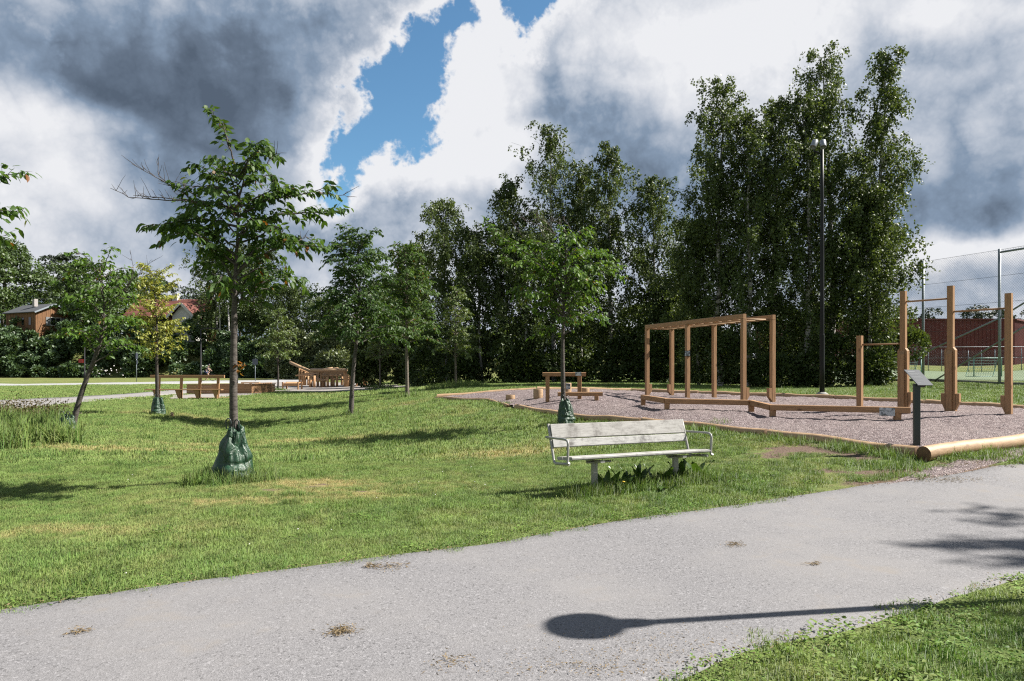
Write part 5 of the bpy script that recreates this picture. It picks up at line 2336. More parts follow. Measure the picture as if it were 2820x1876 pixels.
# tuft of red and yellow suckers on the trunk
r = np.random.default_rng(3)
g1 = float(T(tx, ty))
n = 16
P = np.stack([tx + .045 + r.uniform(0, .13, n), ty - .06 + r.normal(0, .02, n), g1 + 1.52 + r.uniform(0, .24, n)], 1)
root = thing('leaf_sprig', (tx + .04, ty - .06, g1 + 1.5), 'small reddish and yellow leaf sprig sprouting from the cherry trunk', 'sprig')
V, F = leaf_fine(P, r.normal(0, .6, (n, 3)) + (.5, -.2, .1), r.normal(0, .5, (n, 3)) + (0, -.5, 1), r.uniform(.05, .09, n), r.uniform(.025, .045, n))
np_mesh('leaves', V, F, M['leaf_red'], root)

# leaning tree on the left
ax, ay = pix(199, 1200, 16.6)[:2]
trA = [(-.02, 0, -.05), (.05, 0, .5), (.25, 0, 1.2), (.52, 0, 1.85), (.66, .02, 2.3), (.75, 0, 2.9), (.72, 0, 3.5), (.62, 0, 4.15)]
brA = auto_branches(21, trA, 1.75, 4.0, 34, lambda t: 1.08 * (1 - .45 * t ** 1.5), .6)
bareA = [[(.8, 0, 3.0), (1.2, .1, 3.5), (1.35, .1, 3.95), (1.30, .1, 4.4)], [(.85, 0, 3.1), (1.3, .1, 3.6), (1.7, .1, 4.0), (1.95, 0, 4.15)], [(1.1, 0, 3.3), (1.4, 0, 3.7), (1.75, 0, 3.85)]]
_, NLEAF['A'] = young_tree(ax, ay, 'leaning young cherry tree beside the tall grass on the left', trA, brA, M['leaf_bright'], M['cherry_bark'], 22, leaf=.12, dens=1.08, r0=.07, bare=bareA)
watering_bag(ax - .10, ay - .10, .56, .23, .14, 5, 'green watering bag at the foot of the leaning tree by tall grass', .10)

# yellow tree
bx, by = pix(434, 1140, 24.4)[:2]
trB = [(0, 0, -.05), (-.02, 0, 1), (-.03, 0, 2), (-.02, 0, 3), (-.1, 0, 4), (-.12, 0, 4.85)]
brB = auto_branches(31, trB, 1.75, 4.8, 44, lambda t: .88 * (1 - .5 * t) + .08, .8, .05)
_, NLEAF['B'] = young_tree(bx, by, 'young tree with yellowing crown in front of the rail bench', trB, brB, M['leaf_yellow'], M['dark_bark'], 32, leaf=.095, dens=1.35, r0=.07, twig=.42)
watering_bag(bx + .06, by - .08, .60, .27, .16, 9, 'smooth green watering bag at the foot of the yellow tree', .0)

# dark tree in the middle
cx0, cy0 = pix(967, 1140, 24.2)[:2]
trC = [(0, 0, -.05), (.02, 0, .8), (.10, 0, 1.8), (.22, 0, 2.8), (.24, 0, 3.9), (.25, 0, 5.0), (.28, 0, 5.95)]
brC = auto_branches(41, trC, 2.3, 5.8, 50, lambda t: 1.75 * (1 - .60 * t ** 1.3), .55)
_, NLEAF['C'] = young_tree(cx0, cy0, 'dense dark green young tree in the middle of the lawn', trC, brC, M['leaf_dark'], M['cherry_bark'], 42, leaf=.13, dens=1.25, r0=.085, twig=.48,
                           bare=[[(.3, 0, 4.6), (.5, .1, 5.1), (.62, .1, 5.5)]])
# tree right of it
dx0, dy0 = pix(1122, 1095, 29.4)[:2]
trD = [(0, 0, -.05), (-.02, 0, 1), (-.03, 0, 2.2), (-.05, 0, 3.5), (0, 0, 5), (-.1, 0, 6.3)]
brD = auto_branches(51, trD, 2.2, 6.1, 52, lambda t: 1.55 * (1 - .68 * t ** 1.2), .5)
_, NLEAF['D'] = young_tree(dx0, dy0, 'tall green young tree with pale slender trunk before the birches', trD, brD, M['leaf_cherry'], M['pale_bark'], 52, leaf=.13, dens=1.2, r0=.08, twig=.48)
# slim one at the birch edge
ex0, ey0 = pix(1256, 1068, 34.0)[:2]
trE = [(0, 0, -.05), (-.02, 0, 1), (-.04, 0, 2.2), (0, 0, 3.5), (.02, 0, 4.75)]
brE = auto_branches(61, trE, 1.35, 4.65, 44, lambda t: 1.12 * (1 - .60 * t ** 1.2), .5)
_, NLEAF['E'] = young_tree(ex0, ey0, 'slim green young tree in long grass by the far end of the logs', trE, brE, M['leaf_lime'], M['pale_bark'], 62, leaf=.12, dens=1.15, r0=.06, twig=.45)
# bright tree behind the bench
fx0, fy0 = pix(1553, 1170, 17.2)[:2]
k_ = 114.0


def z5(a, b, dep=0.0):
    return np.array((((1300 + a / 2.375) - 1556) / k_, dep, (1172 - (540 + b / 2.375)) / k_))


trF = [(0, 0, -.05), (-.02, 0, .8), z5(598, 1000), z5(605, 800), z5(612, 600), z5(620, 420), z5(640, 300), z5(640, 225)]


def limbF(*pts):
    r = np.random.default_rng(int(pts[0][0] + pts[-1][1] * 3 + pts[-1][0]))
    dep = r.uniform(-.7, .7)
    n = len(pts)
    return [z5(p[0], p[1], dep * (i / (n - 1)) ** 1.2) for i, p in enumerate(pts)]


brF = [limbF((605, 640), (480, 480), (300, 350), (180, 280), (100, 190)), limbF((608, 600), (450, 420), (330, 320), (210, 330)), limbF((600, 700), (500, 540), (380, 470), (230, 420)),
       limbF((612, 560), (700, 420), (800, 360), (900, 350)), limbF((612, 620), (740, 520), (860, 480), (945, 490)), limbF((606, 660), (720, 590), (830, 560), (860, 620)),
       limbF((598, 790), (540, 740), (470, 690), (400, 730)), limbF((598, 840), (540, 800), (470, 800), (400, 770)), limbF((605, 780), (680, 720), (740, 700)), limbF((598, 900), (570, 870), (545, 850)),
       limbF((620, 430), (700, 320), (770, 220)), limbF((620, 450), (560, 330), (480, 290)), limbF((618, 480), (500, 370), (380, 270)), limbF((640, 300), (600, 240), (570, 230)), limbF((636, 330), (700, 250), (730, 240))]
brF += auto_branches(71, trF, 2.15, 3.95, 26, lambda t: 1.35 * (1 - .35 * abs(t - .6)), .5)
_, NLEAF['F'] = young_tree(fx0, fy0, 'bright green young tree with wide flat crown behind the bench', trF, brF, M['leaf_bright'], M['cherry_bark'], 72, leaf=.122, dens=1.12, r0=.066, twig=.36,
                           bare=[limbF((560, 260), (460, 200), (380, 200), (315, 130)), limbF((480, 270), (420, 190), (400, 120)), limbF((540, 240), (480, 180), (440, 170)), limbF((620, 230), (560, 160), (520, 130)),
                                 limbF((340, 270), (300, 230), (285, 205)), limbF((650, 220), (630, 160), (600, 140))])
watering_bag(fx0 + .05, fy0 - .08, .62, .215, .12, 14, 'green watering bag standing behind the backrest of the bench', -.05)
# two thin ones further back
gx0, gy0 = pix(1047, 1071, 46.0)[:2]
trG = [(0, 0, -.05), (-.02, 0, 1.5), (0, 0, 3.0), (.05, 0, 4.4)]
_, NLEAF['G'] = young_tree(gx0, gy0, 'small light green tree with thin pale trunk right of the climbing structure', trG, auto_branches(81, trG, 1.7, 4.3, 34, lambda t: 1.5 * (1 - .6 * t), .5), M['leaf_lime'],
                           M['pale_bark'], 82, leaf=.15, dens=.85, r0=.06, twig=.5)
hx0, hy0 = pix(766, 1076, 49.0)[:2]
trH = [(0, 0, -.05), (0, 0, 1.5), (-.05, 0, 3.0), (.05, 0, 5.4)]
_, NLEAF['H'] = young_tree(hx0, hy0, 'slender yellow-green tree with dark trunk at the left edge of the playground', trH, auto_branches(91, trH, 1.9, 5.3, 40, lambda t: 1.6 * (1 - .6 * t), .5), M['leaf_lime'],
                           M['dark_bark'], 92, leaf=.15, dens=.9, r0=.07, twig=.5)
# trees beside the frame: one reaches in on the left, one shades the path on the right
trL = [(0, 0, -.05), (0, 0, 1.5), (.05, 0, 3.0), (.0, 0, 4.9)]
brL = auto_branches(101, trL, 2.9, 4.7, 18, lambda t: .95 * (1 - .4 * t), .8)
brL += [[(0, 0, 3.4), (.5, .05, 3.95), (.95, .05, 4.2), (1.42, .1, 4.3)], [(0, 0, 3.1), (.5, .05, 3.55), (.9, .1, 3.8), (1.34, .1, 3.82)], [(0, 0, 2.9), (.5, 0, 3.25), (.9, 0, 3.45), (1.22, 0, 3.45)]]
young_tree(-7.62, 9.0, 'young tree outside the left frame whose leafy branch tips reach into the sky', trL, brL, M['leaf_cherry'], M['cherry_bark'], 102, leaf=.12, dens=1.1, r0=.06)


# ------------------------------------------------------------------ birches and other big trees
def birch(x, y, H, W, seed, label, nleaf, leafmat='leaf_birch', low=.06, wide=.32, lean=0.0, size=.10, bark='birch_bark', hang=1.0, name='birch_tree', group='birches behind the training ground', spiky=.9):
    r = np.random.default_rng(seed)
    g = float(T(x, y))
    O = np.array((x, y, g))
    root = thing(name, O, label, 'tree', group)
    n = 14
    tz = np.linspace(-.1, H * .97, n)
    wx = np.cumsum(r.normal(0, .012 * H, n)) * .35
    wy = np.cumsum(r.normal(0, .012 * H, n)) * .35
    wx -= wx[0]
    wy -= wy[0]
    tp = np.stack([wx + lean * tz, wy, tz], 1)
    rad = (.011 * H) * (1 - tz / H * .93)
    V, F = tubes_fast([(tp + O, rad)], 8)
    np_mesh('trunk', V, F, M[bark], root, smooth=True)
    # limbs
    lines, LP, LD = [], [], []
    nl = int(46 + H * 2)
    per = max(1, nleaf // nl)
    for i in range(nl):
        t = low + (.965 - low) * ((i + r.uniform(0, 1)) / nl)
        c = np.array([np.interp(t * H, tz, tp[:, 0]), np.interp(t * H, tz, tp[:, 1]), t * H])
        tt = (t - low) / (1 - low)
        pr = (tt / wide) ** .55 if tt < wide else ((1 - tt) / (1 - wide)) ** spiky
        pr = max(.04, pr)
        L = W * .5 * pr * r.uniform(.55, 1.22)
        az = i * 2.399 + r.uniform(-.6, .6)
        up = r.uniform(.55, 1.25) + .9 * tt
        h = np.array([math.cos(az), math.sin(az), 0])
        q = np.array([c, c + h * L * .4 + (0, 0, L * .4 * up), c + h * L * .78 + (0, 0, L * .68 * up), c + h * L + (0, 0, L * .72 * up - .1)])
        P = curve(q, 8)
        P[:, 2] = np.minimum(P[:, 2], H * (1.0 + .02 * r.uniform(-1, 1)))
        lines.append((P + O, np.linspace(.006 + .012 * L * .5, .006, 8)))
        w = L * (.4 + .6 * pr) + .35
        m = int(per * r.uniform(.6, 1.4) * (.35 + w / (W * .4)))
        ns = max(3, m // 14)
        # hanging strands
        s = r.beta(1.6, 1.0, ns)
        k = s * 7
        a = np.minimum(k.astype(int), 6)
        A = P[a] + (P[a + 1] - P[a]) * (k - a)[:, None] + r.normal(0, .10 + .10 * L * .3, (ns, 3)) * (1, 1, .6)
        sl = r.uniform(.35, 1.25, ns) * hang * (1.15 - .55 * tt)
        dirn = norm(h * r.uniform(0, .55, (ns, 1)) + np.array([0, 0, -1.]) + r.normal(0, .22, (ns, 3)))
        u = r.uniform(0, 1, (ns, 14))
        pts = A[:, None] + dirn[:, None] * (sl[:, None] * u)[..., None] + r.normal(0, .055, (ns, 14, 3))
        LP.append(pts.reshape(-1, 3))
        LD.append((np.repeat(dirn, 14, 0) * .7 + r.normal(0, .6, (ns * 14, 3))))
    V, F = tubes_fast(lines, 3)
    tag(np_mesh('branches', V, F, M['dark_bark'], root, smooth=True), kind='stuff')
    P = np.concatenate(LP) + O
    P[:, 2] = np.maximum(P[:, 2], g + .15 + r.uniform(0, .4, len(P)))
    D = np.concatenate(LD)
    m = len(P)
    sz = size * r.uniform(.7, 1.3, m)
    V, F = leaf_quad(P, D, r.normal(0, 1, (m, 3)) + np.array([.3, -.2, .5]), sz, sz * r.uniform(.6, .85, m))
    np_mesh('crown', V, F, M[leafmat], root)
    return m


TOT = 0
# right group: px of the axis, base depth, height, width
RB = [(2060, 34.0, 13.4, 3.8, .01, 'left birch of the right group with a ragged outline'),
      (1985, 35.0, 15.2, 3.6, -.002, 'outermost left birch of the right group, its tip leaning left'),
      (2142, 35.5, 14.7, 3.0, .0, 'slender birch between the two crowns of the right group'),
      (2225, 33.5, 14.2, 3.8, .0, 'birch right behind the tall lamp post'),
      (2285, 34.5, 16.7, 3.8, .0, 'tall birch with double spire above the lamp heads'),
      (2385, 33.5, 16.0, 3.0, .016, 'tallest outer birch of the right group, leaning right'),
      (2395, 32.5, 9.0, 3.3, .0, 'lower birch filling the right foot of the right group'),
      (1925, 36.5, 8.6, 3.0, -.005, 'low birch at the left foot of the right group')]
for i, (px, Y, H, W, ln, lb) in enumerate(RB):
    TOT += birch((px - CX) / FOC * Y, Y, H, W * (1.5 if px < 2380 else 1.3), 200 + i, lb, 23000, lean=ln, size=.116, wide=.45, low=.02, hang=.9, spiky=.62)
# middle group
MBR = [(1232, 47, 12.4, 4.6, 'loose birch at the left end of the middle group'),
       (1330, 45, 9.8, 4.8, 'dark birch between the left and the tallest middle birch'),
       (1400, 46, 13.6, 3.8, 'narrow birch just left of the tallest middle birch'),
       (1527, 46, 16.8, 5.0, 'tallest birch of the middle group with pointed top'),
       (1600, 47, 14.4, 3.8, 'birch shoulder right of the tallest middle birch'),
       (1680, 45, 15.2, 3.8, 'second tallest birch of the middle group'),
       (1805, 44, 12.9, 4.0, 'birch at the right end of the middle group'),
       (1850, 43, 6.0, 3.6, 'low birch closing the gap towards the right group'),
       (1450, 43, 9.2, 5.0, 'low shaded birch in front of the middle group')]
for i, (px, Y, H, W, lb) in enumerate(MBR):
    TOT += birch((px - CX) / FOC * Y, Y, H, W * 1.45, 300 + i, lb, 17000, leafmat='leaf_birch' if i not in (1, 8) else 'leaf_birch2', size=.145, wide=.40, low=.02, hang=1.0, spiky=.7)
# hanging birches behind the tall cherry
LBR = [(597, 101, 16.0, 8.5, 'weeping birch with white stems behind the tall cherry tree', 'leaf_birch'),
       (702, 103, 14.5, 9.5, 'broad dark birch right of the weeping birch', 'leaf_birch2'),
       (805, 99, 11.5, 9.0, 'rounded dark tree behind the playground', 'leaf_birch2'),
       (1130, 60, 11.8, 4.6, 'thin birch tip between dark young tree and middle birches', 'leaf_birch'),
       (905, 97, 10.5, 8.5, 'dark tree behind the willow bushes', 'leaf_birch2'),
       (1040, 90, 12.0, 8.5, 'dark tree behind the tall green young tree', 'leaf_birch2')]
for i, (px, Y, H, W, lb, lm) in enumerate(LBR):
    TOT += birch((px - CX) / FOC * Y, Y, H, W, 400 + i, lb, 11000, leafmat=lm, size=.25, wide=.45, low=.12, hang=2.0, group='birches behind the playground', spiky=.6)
# white stems
x0_, y0_ = (622 - CX) / FOC * 100, 100
root = thing('twin_birch', (x0_, y0_, float(T(x0_, y0_))), 'pair of bare white birch stems under the weeping birch', 'tree')
for dx_ in (-.9, .35):
    m = MB()
    gg = float(T(x0_ + dx_, y0_))
    m.tube([(x0_ + dx_, y0_, gg - .1), (x0_ + dx_ + .1, y0_, gg + 4), (x0_ + dx_ - .1, y0_ + .2, gg + 8.0)], [.17, .13, .08], 8)
    m.build('trunk', M['birch_bark'], root)


TOT += birch(17.85, 6.85, 13.6, 3.8, 450, 'tall birch far outside the right frame whose top shades the path', 12000, size=.16, low=.25, spiky=.5, wide=.5, group='trees outside the frame')
TOT += birch(11.8, 4.4, 9.0, 3.4, 451, 'smaller birch outside the right frame shading the near grass corner', 5000, size=.13, low=.35, group='trees outside the frame')


def round_tree(x, y, H, W, seed, label, nleaf, leafmat, size, name='broadleaf_tree', trunk='dark_bark', base=.12, group='trees on the hillside', blobs_n=26, flat=1.0, zb=None):
    r = np.random.default_rng(seed)
    g = float(T(x, y)) if zb is None else zb
    O = np.array((x, y, g))
    root = thing(name, O, label, 'tree', group)
    tz = np.linspace(-.3, H * .85, 8)
    tp = np.stack([np.cumsum(r.normal(0, .12, 8)), np.cumsum(r.normal(0, .12, 8)), tz], 1)
    V, F = tubes_fast([(tp + O, .016 * H * (1 - .85 * np.linspace(0, 1, 8)))], 7)
    np_mesh('trunk', V, F, M[trunk], root, smooth=True)
    P, D = [], []
    for i in range(blobs_n):
        t = r.uniform(0, 1)
        zc = H * (base + (1 - base) * (.08 + .84 * t))
        pr = math.sin(math.pi * min(.97, .18 + .80 * t)) ** .6
        az = r.uniform(0, 6.28)
        rr = W * .5 * pr * r.uniform(.25, .85)
        br = W * r.uniform(.13, .24)
        m = nleaf // blobs_n
        v = norm(r.normal(0, 1, (m, 3)))
        v[:, 2] = np.abs(v[:, 2]) * 1.0 - .35
        k = br * r.uniform(.55, 1.05, (m, 1)) ** .6
        P.append(np.array([rr * math.cos(az), rr * math.sin(az), zc]) + v * k * np.array([1, 1, .75 * flat]))
        D.append(v + np.array([0, 0, -.35]) + r.normal(0, .5, (m, 3)))
    P = np.concatenate(P) + O
    D = np.concatenate(D)
    m = len(P)
    sz = size * r.uniform(.6, 1.3, m)
    V, F = leaf_quad(P, D, r.normal(0, .8, (m, 3)) + np.array([.2, -.2, .9]), sz, sz * .75)
    np_mesh('crown', V, F, M[leafmat], root)
    return m


HT = [(10, 116, 17.5, 13, 'leaf_wood', 'bright leafy tree at the left picture edge behind the cabin'),
      (95, 122, 13.5, 12, 'leaf_wood', 'round green tree directly behind the cabin roof'),
      (215, 118, 14, 11, 'leaf_wood', 'green tree between the cabin and the leaning tree'),
      (330, 124, 12.5, 11, 'leaf_wood', 'green tree behind the bare twigs of the leaning tree'),
      (265, 104, 7.5, 8, 'leaf_shrub', 'smaller tree right of the cabin'),
      (400, 128, 13, 10, 'leaf_wood', 'dark tree behind the top of the yellow tree'),
      (660, 112, 12, 13, 'leaf_wood', 'broad tree behind the red-roofed house'),
      (-60, 112, 16, 12, 'leaf_wood', 'leafy tree just left of the picture edge')]
for i, (px, Y, H, W, lm, lb) in enumerate(HT):
    TOT += round_tree((px - CX) / FOC * Y, Y, H, W, 500 + i, lb, 7000, lm, .40)
PT = [(30, 135, 19, 8, 'dark pine crown at the upper left edge of the hillside'), (190, 130, 16.5, 8, 'tall pine with bare stems above the hillside trees'), (150, 140, 17, 8, 'dark pine left of the tall pine'),
      (455, 140, 13.5, 6, 'dark pine top right of the yellow tree'), (520, 150, 12, 10, 'low far pine behind the house roof')]
for i, (px, Y, H, W, lb) in enumerate(PT):
    TOT += round_tree((px - CX) / FOC * Y, Y, H, W, 550 + i, lb, 4500, 'leaf_pine', .42, 'pine_tree', base=.32, blobs_n=26, flat=.65, group='pines on the hillside')
# far tree tops behind the sports hall
for i, (px, H, W, lb) in enumerate(((2560, 13.5, 12, 'far tree top above the hall, seen left of the tallest pull-up post'), (2690, 14.0, 13, 'far rounded tree top above the hall roof'),
                                    (2760, 13.5, 10, 'far tree top right of the fence post above the hall'), (2840, 14.0, 12, 'far tree top at the right picture edge'))):
    TOT += round_tree((px - CX) / FOC * 190, 190, H, W, 570 + i, lb, 2500, 'leaf_pine', .6, group='far trees behind the hall', blobs_n=14)


# ------------------------------------------------------------------ shrubbery
def shrub_mass(name, pts, depth, hfun, n, size, mat, seed, label, cat='shrubbery', kind='stuff'):
    """leafy mass along a ground polyline; hfun(s) height"""
    r = np.random.default_rng(seed)
    P = resample(np.array(pts, float), 200)
    L = np.sum(np.linalg.norm(np.diff(P, axis=0), axis=1))
    nb = int(L * max(1.2, .55 * hfun(.5)))
    out, dd = [], []
    per = n // nb
    for i in range(nb):
        s = r.uniform(0, 1)
        k = s * 199
        a = min(int(k), 198)
        p = P[a] + (P[a + 1] - P[a]) * (k - a)
        uu = r.uniform(0, 1)
        H = hfun(s) * r.uniform(.8, 1.12)
        dpt = depth * (.65 * uu + r.uniform(0, .35))
        c = np.array([p[0] + r.normal(0, .4), p[1] + dpt, 0])
        gz_ = float(T(c[0], c[1]))
        br = r.uniform(.6, 1.4)
        zc = gz_ + .1 + uu * max(.3, H - br * .6)
        v = norm(r.normal(0, 1, (per, 3)))
        v[:, 2] = np.where(r.uniform(0, 1, per) < .6, np.abs(v[:, 2]), v[:, 2])
        k = br * r.uniform(.5, 1.05, (per, 1)) ** .6
        q = np.array([c[0], c[1], zc]) + v * k * np.array([1, 1, .85])
        q[:, 2] = np.maximum(q[:, 2], gz_ - .1 + r.uniform(0, .4, per))
        out.append(q)
        dd.append(v + r.normal(0, .5, (per, 3)))
    P3 = np.concatenate(out)
    D = np.concatenate(dd)
    m = len(P3)
    sz = size * r.uniform(.6, 1.3, m)
    V, F = leaf_quad(P3, D, r.normal(0, .8, (m, 3)) + np.array([.2, -.3, .8]), sz, sz * .72)
    o = np_mesh(name, V, F, M[mat])
    tag(o, label, cat, None, kind)
    return m


hx = [(-82, 94), (-66, 94.5), (-52, 95), (-40, 94.5), (-30, 93)]
TOT += shrub_mass('shrubbery', hx, 5.0, lambda s: 6.4 - 1.4 * s, 60000, .42, 'leaf_shrub2', 601, 'dense dark shrubbery along the foot of the bank')
TOT += shrub_mass('upper_shrubbery', [(a, b + 4.0) for a, b in hx], 5.5, lambda s: 4.4, 36000, .42, 'leaf_shrub', 602, 'lighter green shrubs on top of the bank below the cabin')
TOT += shrub_mass('willow_bushes', [(-30, 87), (-26, 86), (-20, 84)], 3.0, lambda s: 6.2, 14000, .32, 'leaf_willow', 603, 'pale grey-green willow bushes behind the playground')
TOT += shrub_mass('playground_shrubs', [(-38, 93), (-26, 91), (-14, 86), (-8, 74)], 4.0, lambda s: 5.4, 34000, .36, 'leaf_shrub2', 604, 'dark shrubs closing the view behind the playground')
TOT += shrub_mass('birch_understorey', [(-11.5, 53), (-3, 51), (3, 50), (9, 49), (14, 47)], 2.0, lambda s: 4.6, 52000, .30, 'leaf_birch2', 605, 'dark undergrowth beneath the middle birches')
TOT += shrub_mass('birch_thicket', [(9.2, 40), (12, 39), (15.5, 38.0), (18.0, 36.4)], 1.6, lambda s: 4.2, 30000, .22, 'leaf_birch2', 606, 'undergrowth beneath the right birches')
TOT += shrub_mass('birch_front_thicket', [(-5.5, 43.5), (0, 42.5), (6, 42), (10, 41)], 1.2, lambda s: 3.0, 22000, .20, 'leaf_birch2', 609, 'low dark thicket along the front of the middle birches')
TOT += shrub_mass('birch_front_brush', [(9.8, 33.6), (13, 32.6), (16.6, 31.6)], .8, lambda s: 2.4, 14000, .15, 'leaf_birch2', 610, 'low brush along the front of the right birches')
TOT += shrub_mass('fence_bush', [(17.9, 33.2), (18.7, 33.4), (19.5, 33.2)], 1.0, lambda s: 4.2 - 2 * s, 4200, .14, 'leaf_birch', 607, 'leafy bush overhanging the left fence post', 'bush')
TOT += shrub_mass('hillside_wood', [(-150, 135), (-110, 140), (-60, 145), (-25, 130), (-5, 100)], 12, lambda s: 12 - 4 * s, 16000, .6, 'leaf_wood', 608, 'mixed wood on the far hillside')
# white blossom low in the hedge
r = np.random.default_rng(9)
n = 34
c = pix(292, 1034, 92.5)
P = np.stack([c[0] + r.normal(0, 1.0, n), c[1] + r.uniform(-.8, 0, n), float(T(c[0], c[1])) + .9 + r.normal(0, .35, n)], 1)
V, F = leaf_quad(P, r.normal(0, 1, (n, 3)), r.normal(0, 1, (n, 3)), np.full(n, .16), np.full(n, .16))
tag(np_mesh('blossom', V, F, M['flower_white']), 'white blossom low in the dark hedge', 'blossom', None, 'stuff')
print('LEAVES', TOT, NLEAF)


# ------------------------------------------------------------------ grass
def blade_patch(name, seed, size, n, h0, h1, w, mat, lean=.5, seg=2, clump=0.0):
    r = np.random.default_rng(seed)
    if clump:
        c = r.uniform(-size / 2, size / 2, (max(2, int(n / 9)), 2))
        k = r.integers(0, len(c), n)
        B = c[k] + r.normal(0, clump, (n, 2))
    else:
        B = r.uniform(-size / 2, size / 2, (n, 2))
    h = r.uniform(h0, h1, n) * (1 + .25 * r.normal(0, 1, n)).clip(.5, 1.6)
    az = r.uniform(0, 6.28, n)
    le = np.abs(r.normal(0, lean, n)) * h
    wz = r.uniform(0, 6.28, n)
    sx, sy = np.cos(wz) * w / 2, np.sin(wz) * w / 2
    dx, dy = np.cos(az) * le, np.sin(az) * le
    z0 = np.full(n, -.012)
    b = np.stack([B[:, 0], B[:, 1], z0], 1)
    s = np.stack([sx, sy, np.zeros(n)], 1)
    mid = b + np.stack([dx * .35, dy * .35, h * .62 + .012], 1)
    tip = b + np.stack([dx, dy, h * (1 - .25 * (le / h).clip(0, 1)) + .012], 1)
    V = np.stack([b - s, b + s, mid - s * .75, mid + s * .75, tip], 1).reshape(-1, 3)
    i = np.arange(n)[:, None, None] * 5
    F = (i + np.array([[0, 1, 3], [0, 3, 2], [2, 3, 4]])[None]).reshape(-1, 3)
    me = bpy.data.meshes.new(name)
    me.vertices.add(len(V))
    me.vertices.foreach_set('co', V.astype(np.float32).ravel())
    me.loops.add(F.size)
    me.loops.foreach_set('vertex_index', F.astype(np.int32).ravel())
    me.polygons.add(len(F))
    me.polygons.foreach_set('loop_start', np.arange(0, F.size, 3, dtype=np.int32))
    me.polygons.foreach_set('loop_total', np.full(len(F), 3, np.int32))
    me.update(calc_edges=True)
    me.materials.append(mat)
    return bpy.data.objects.new(name, me)


def weed_patch(name, seed, size, n, L, mat):
    r = np.random.default_rng(seed)
    P = np.stack([r.uniform(-size / 2, size / 2, n), r.uniform(-size / 2, size / 2, n), r.uniform(.005, .05, n)], 1)
    az = r.uniform(0, 6.28, n)
    D = np.stack([np.cos(az), np.sin(az), r.uniform(-.1, .5, n)], 1)
    V, F = leaf_fine(P, D, np.array([0, 0, 1.]) + r.normal(0, .4, (n, 3)), L * r.uniform(.5, 1.3, n), L * .62 * r.uniform(.7, 1.2, n), curl=.2)
    me = bpy.data.meshes.new(name)
    me.from_pydata(V.tolist(), [], F.tolist())
    me.materials.append(mat)
    return bpy.data.objects.new(name, me)


def scatter(name, pts, rot, scl, idx, protos, label):
    """one object whose points carry instances of the prototype patches"""
    me = bpy.data.meshes.new(name)
    me.vertices.add(len(pts))
    me.vertices.foreach_set('co', np.asarray(pts, np.float32).ravel())
    for nm, ty, data in (('rotz', 'FLOAT', rot), ('scl', 'FLOAT', scl), ('pick', 'INT', idx)):
        at_ = me.attributes.new(nm, ty, 'POINT')
        at_.data.foreach_set('value', np.asarray(data, np.float32 if ty == 'FLOAT' else np.int32))
    o = bpy.data.objects.new(name, me)
    COL.objects.link(o)
    coll = bpy.data.collections.new(name + ' patches')
    for p in protos:
        coll.objects.link(p)
    g = bpy.data.node_groups.new(name + ' scatter', 'GeometryNodeTree')
    g.interface.new_socket('Geometry', in_out='INPUT', socket_type='NodeSocketGeometry')
    g.interface.new_socket('Geometry', in_out='OUTPUT', socket_type='NodeSocketGeometry')
    N = g.nodes
    gi, go = N.new('NodeGroupInput'), N.new('NodeGroupOutput')
    ip = N.new('GeometryNodeInstanceOnPoints')
    ci = N.new('GeometryNodeCollectionInfo')
    ci.inputs['Collection'].default_value = coll
    ci.inputs['Separate Children'].default_value = True
    ci.inputs['Reset Children'].default_value = True
    ip.inputs['Pick Instance'].default_value = True

    def named(nm, ty):
        a = N.new('GeometryNodeInputNamedAttribute')
        a.data_type = ty
        a.inputs['Name'].default_value = nm
        return a.outputs['Attribute']
    cz = N.new('ShaderNodeCombineXYZ')
    g.links.new(named('rotz', 'FLOAT'), cz.inputs[2])
    er = N.new('FunctionNodeEulerToRotation')
    g.links.new(cz.outputs[0], er.inputs[0])
    g.links.new(er.outputs[0], ip.inputs['Rotation'])
    g.links.new(named('scl', 'FLOAT'), ip.inputs['Scale'])
    g.links.new(named('pick', 'INT'), ip.inputs['Instance Index'])
    g.links.new(gi.outputs[0], ip.inputs['Points'])
    g.links.new(ci.outputs[0], ip.inputs['Instance'])
    g.links.new(ip.outputs[0], go.inputs[0])
    md = o.modifiers.new('scatter', 'NODES')
    md.node_group = g
    tag(o, label, 'grass', None, 'stuff')
    return o


def blob_np(x, y, lst):
    s = np.zeros(len(x))
    for bx, by, rx, ry, am in lst:
        s += am * np.exp(-.7 * (((x - bx) / rx) ** 2 + ((y - by) / ry) ** 2))
    return s


SKIP = [PATH_POLY, FAR_POLY1, FAR_POLY2, PLAY_POLY, PATCH_POLY, GRAVEL]


def lawn_points(y0, y1, step, margin=.03, seed=0, extra=0.0):
    r = np.random.default_rng(seed)
    ys = np.arange(y0, y1, step)
    xs = []
    for yv in ys:
        hw = .74 * yv + 1.2
        n = int(2 * hw / step)
        x = np.linspace(-hw, hw, n) + r.uniform(-.5, .5, n) * step
        xs.append(np.stack([x, np.full(n, yv) + r.uniform(-.5, .5, n) * step], 1))
    P = np.concatenate(xs)
    keep = np.ones(len(P), bool)
    for poly in SKIP:
        keep &= ~inside(P[:, 0], P[:, 1], poly)
    keep &= r.uniform(0, 1, len(P)) > np.clip(blob_np(P[:, 0], P[:, 1], DIRT) * 1.1 - .1, 0, .93)
    keep &= ~inside(P[:, 0], P[:, 1], SPILL_POLY) | (r.uniform(0, 1, len(P)) < .12)
    keep &= ~((P[:, 0] > 15) & (P[:, 1] > 33))
    P = P[keep]
    return P, r


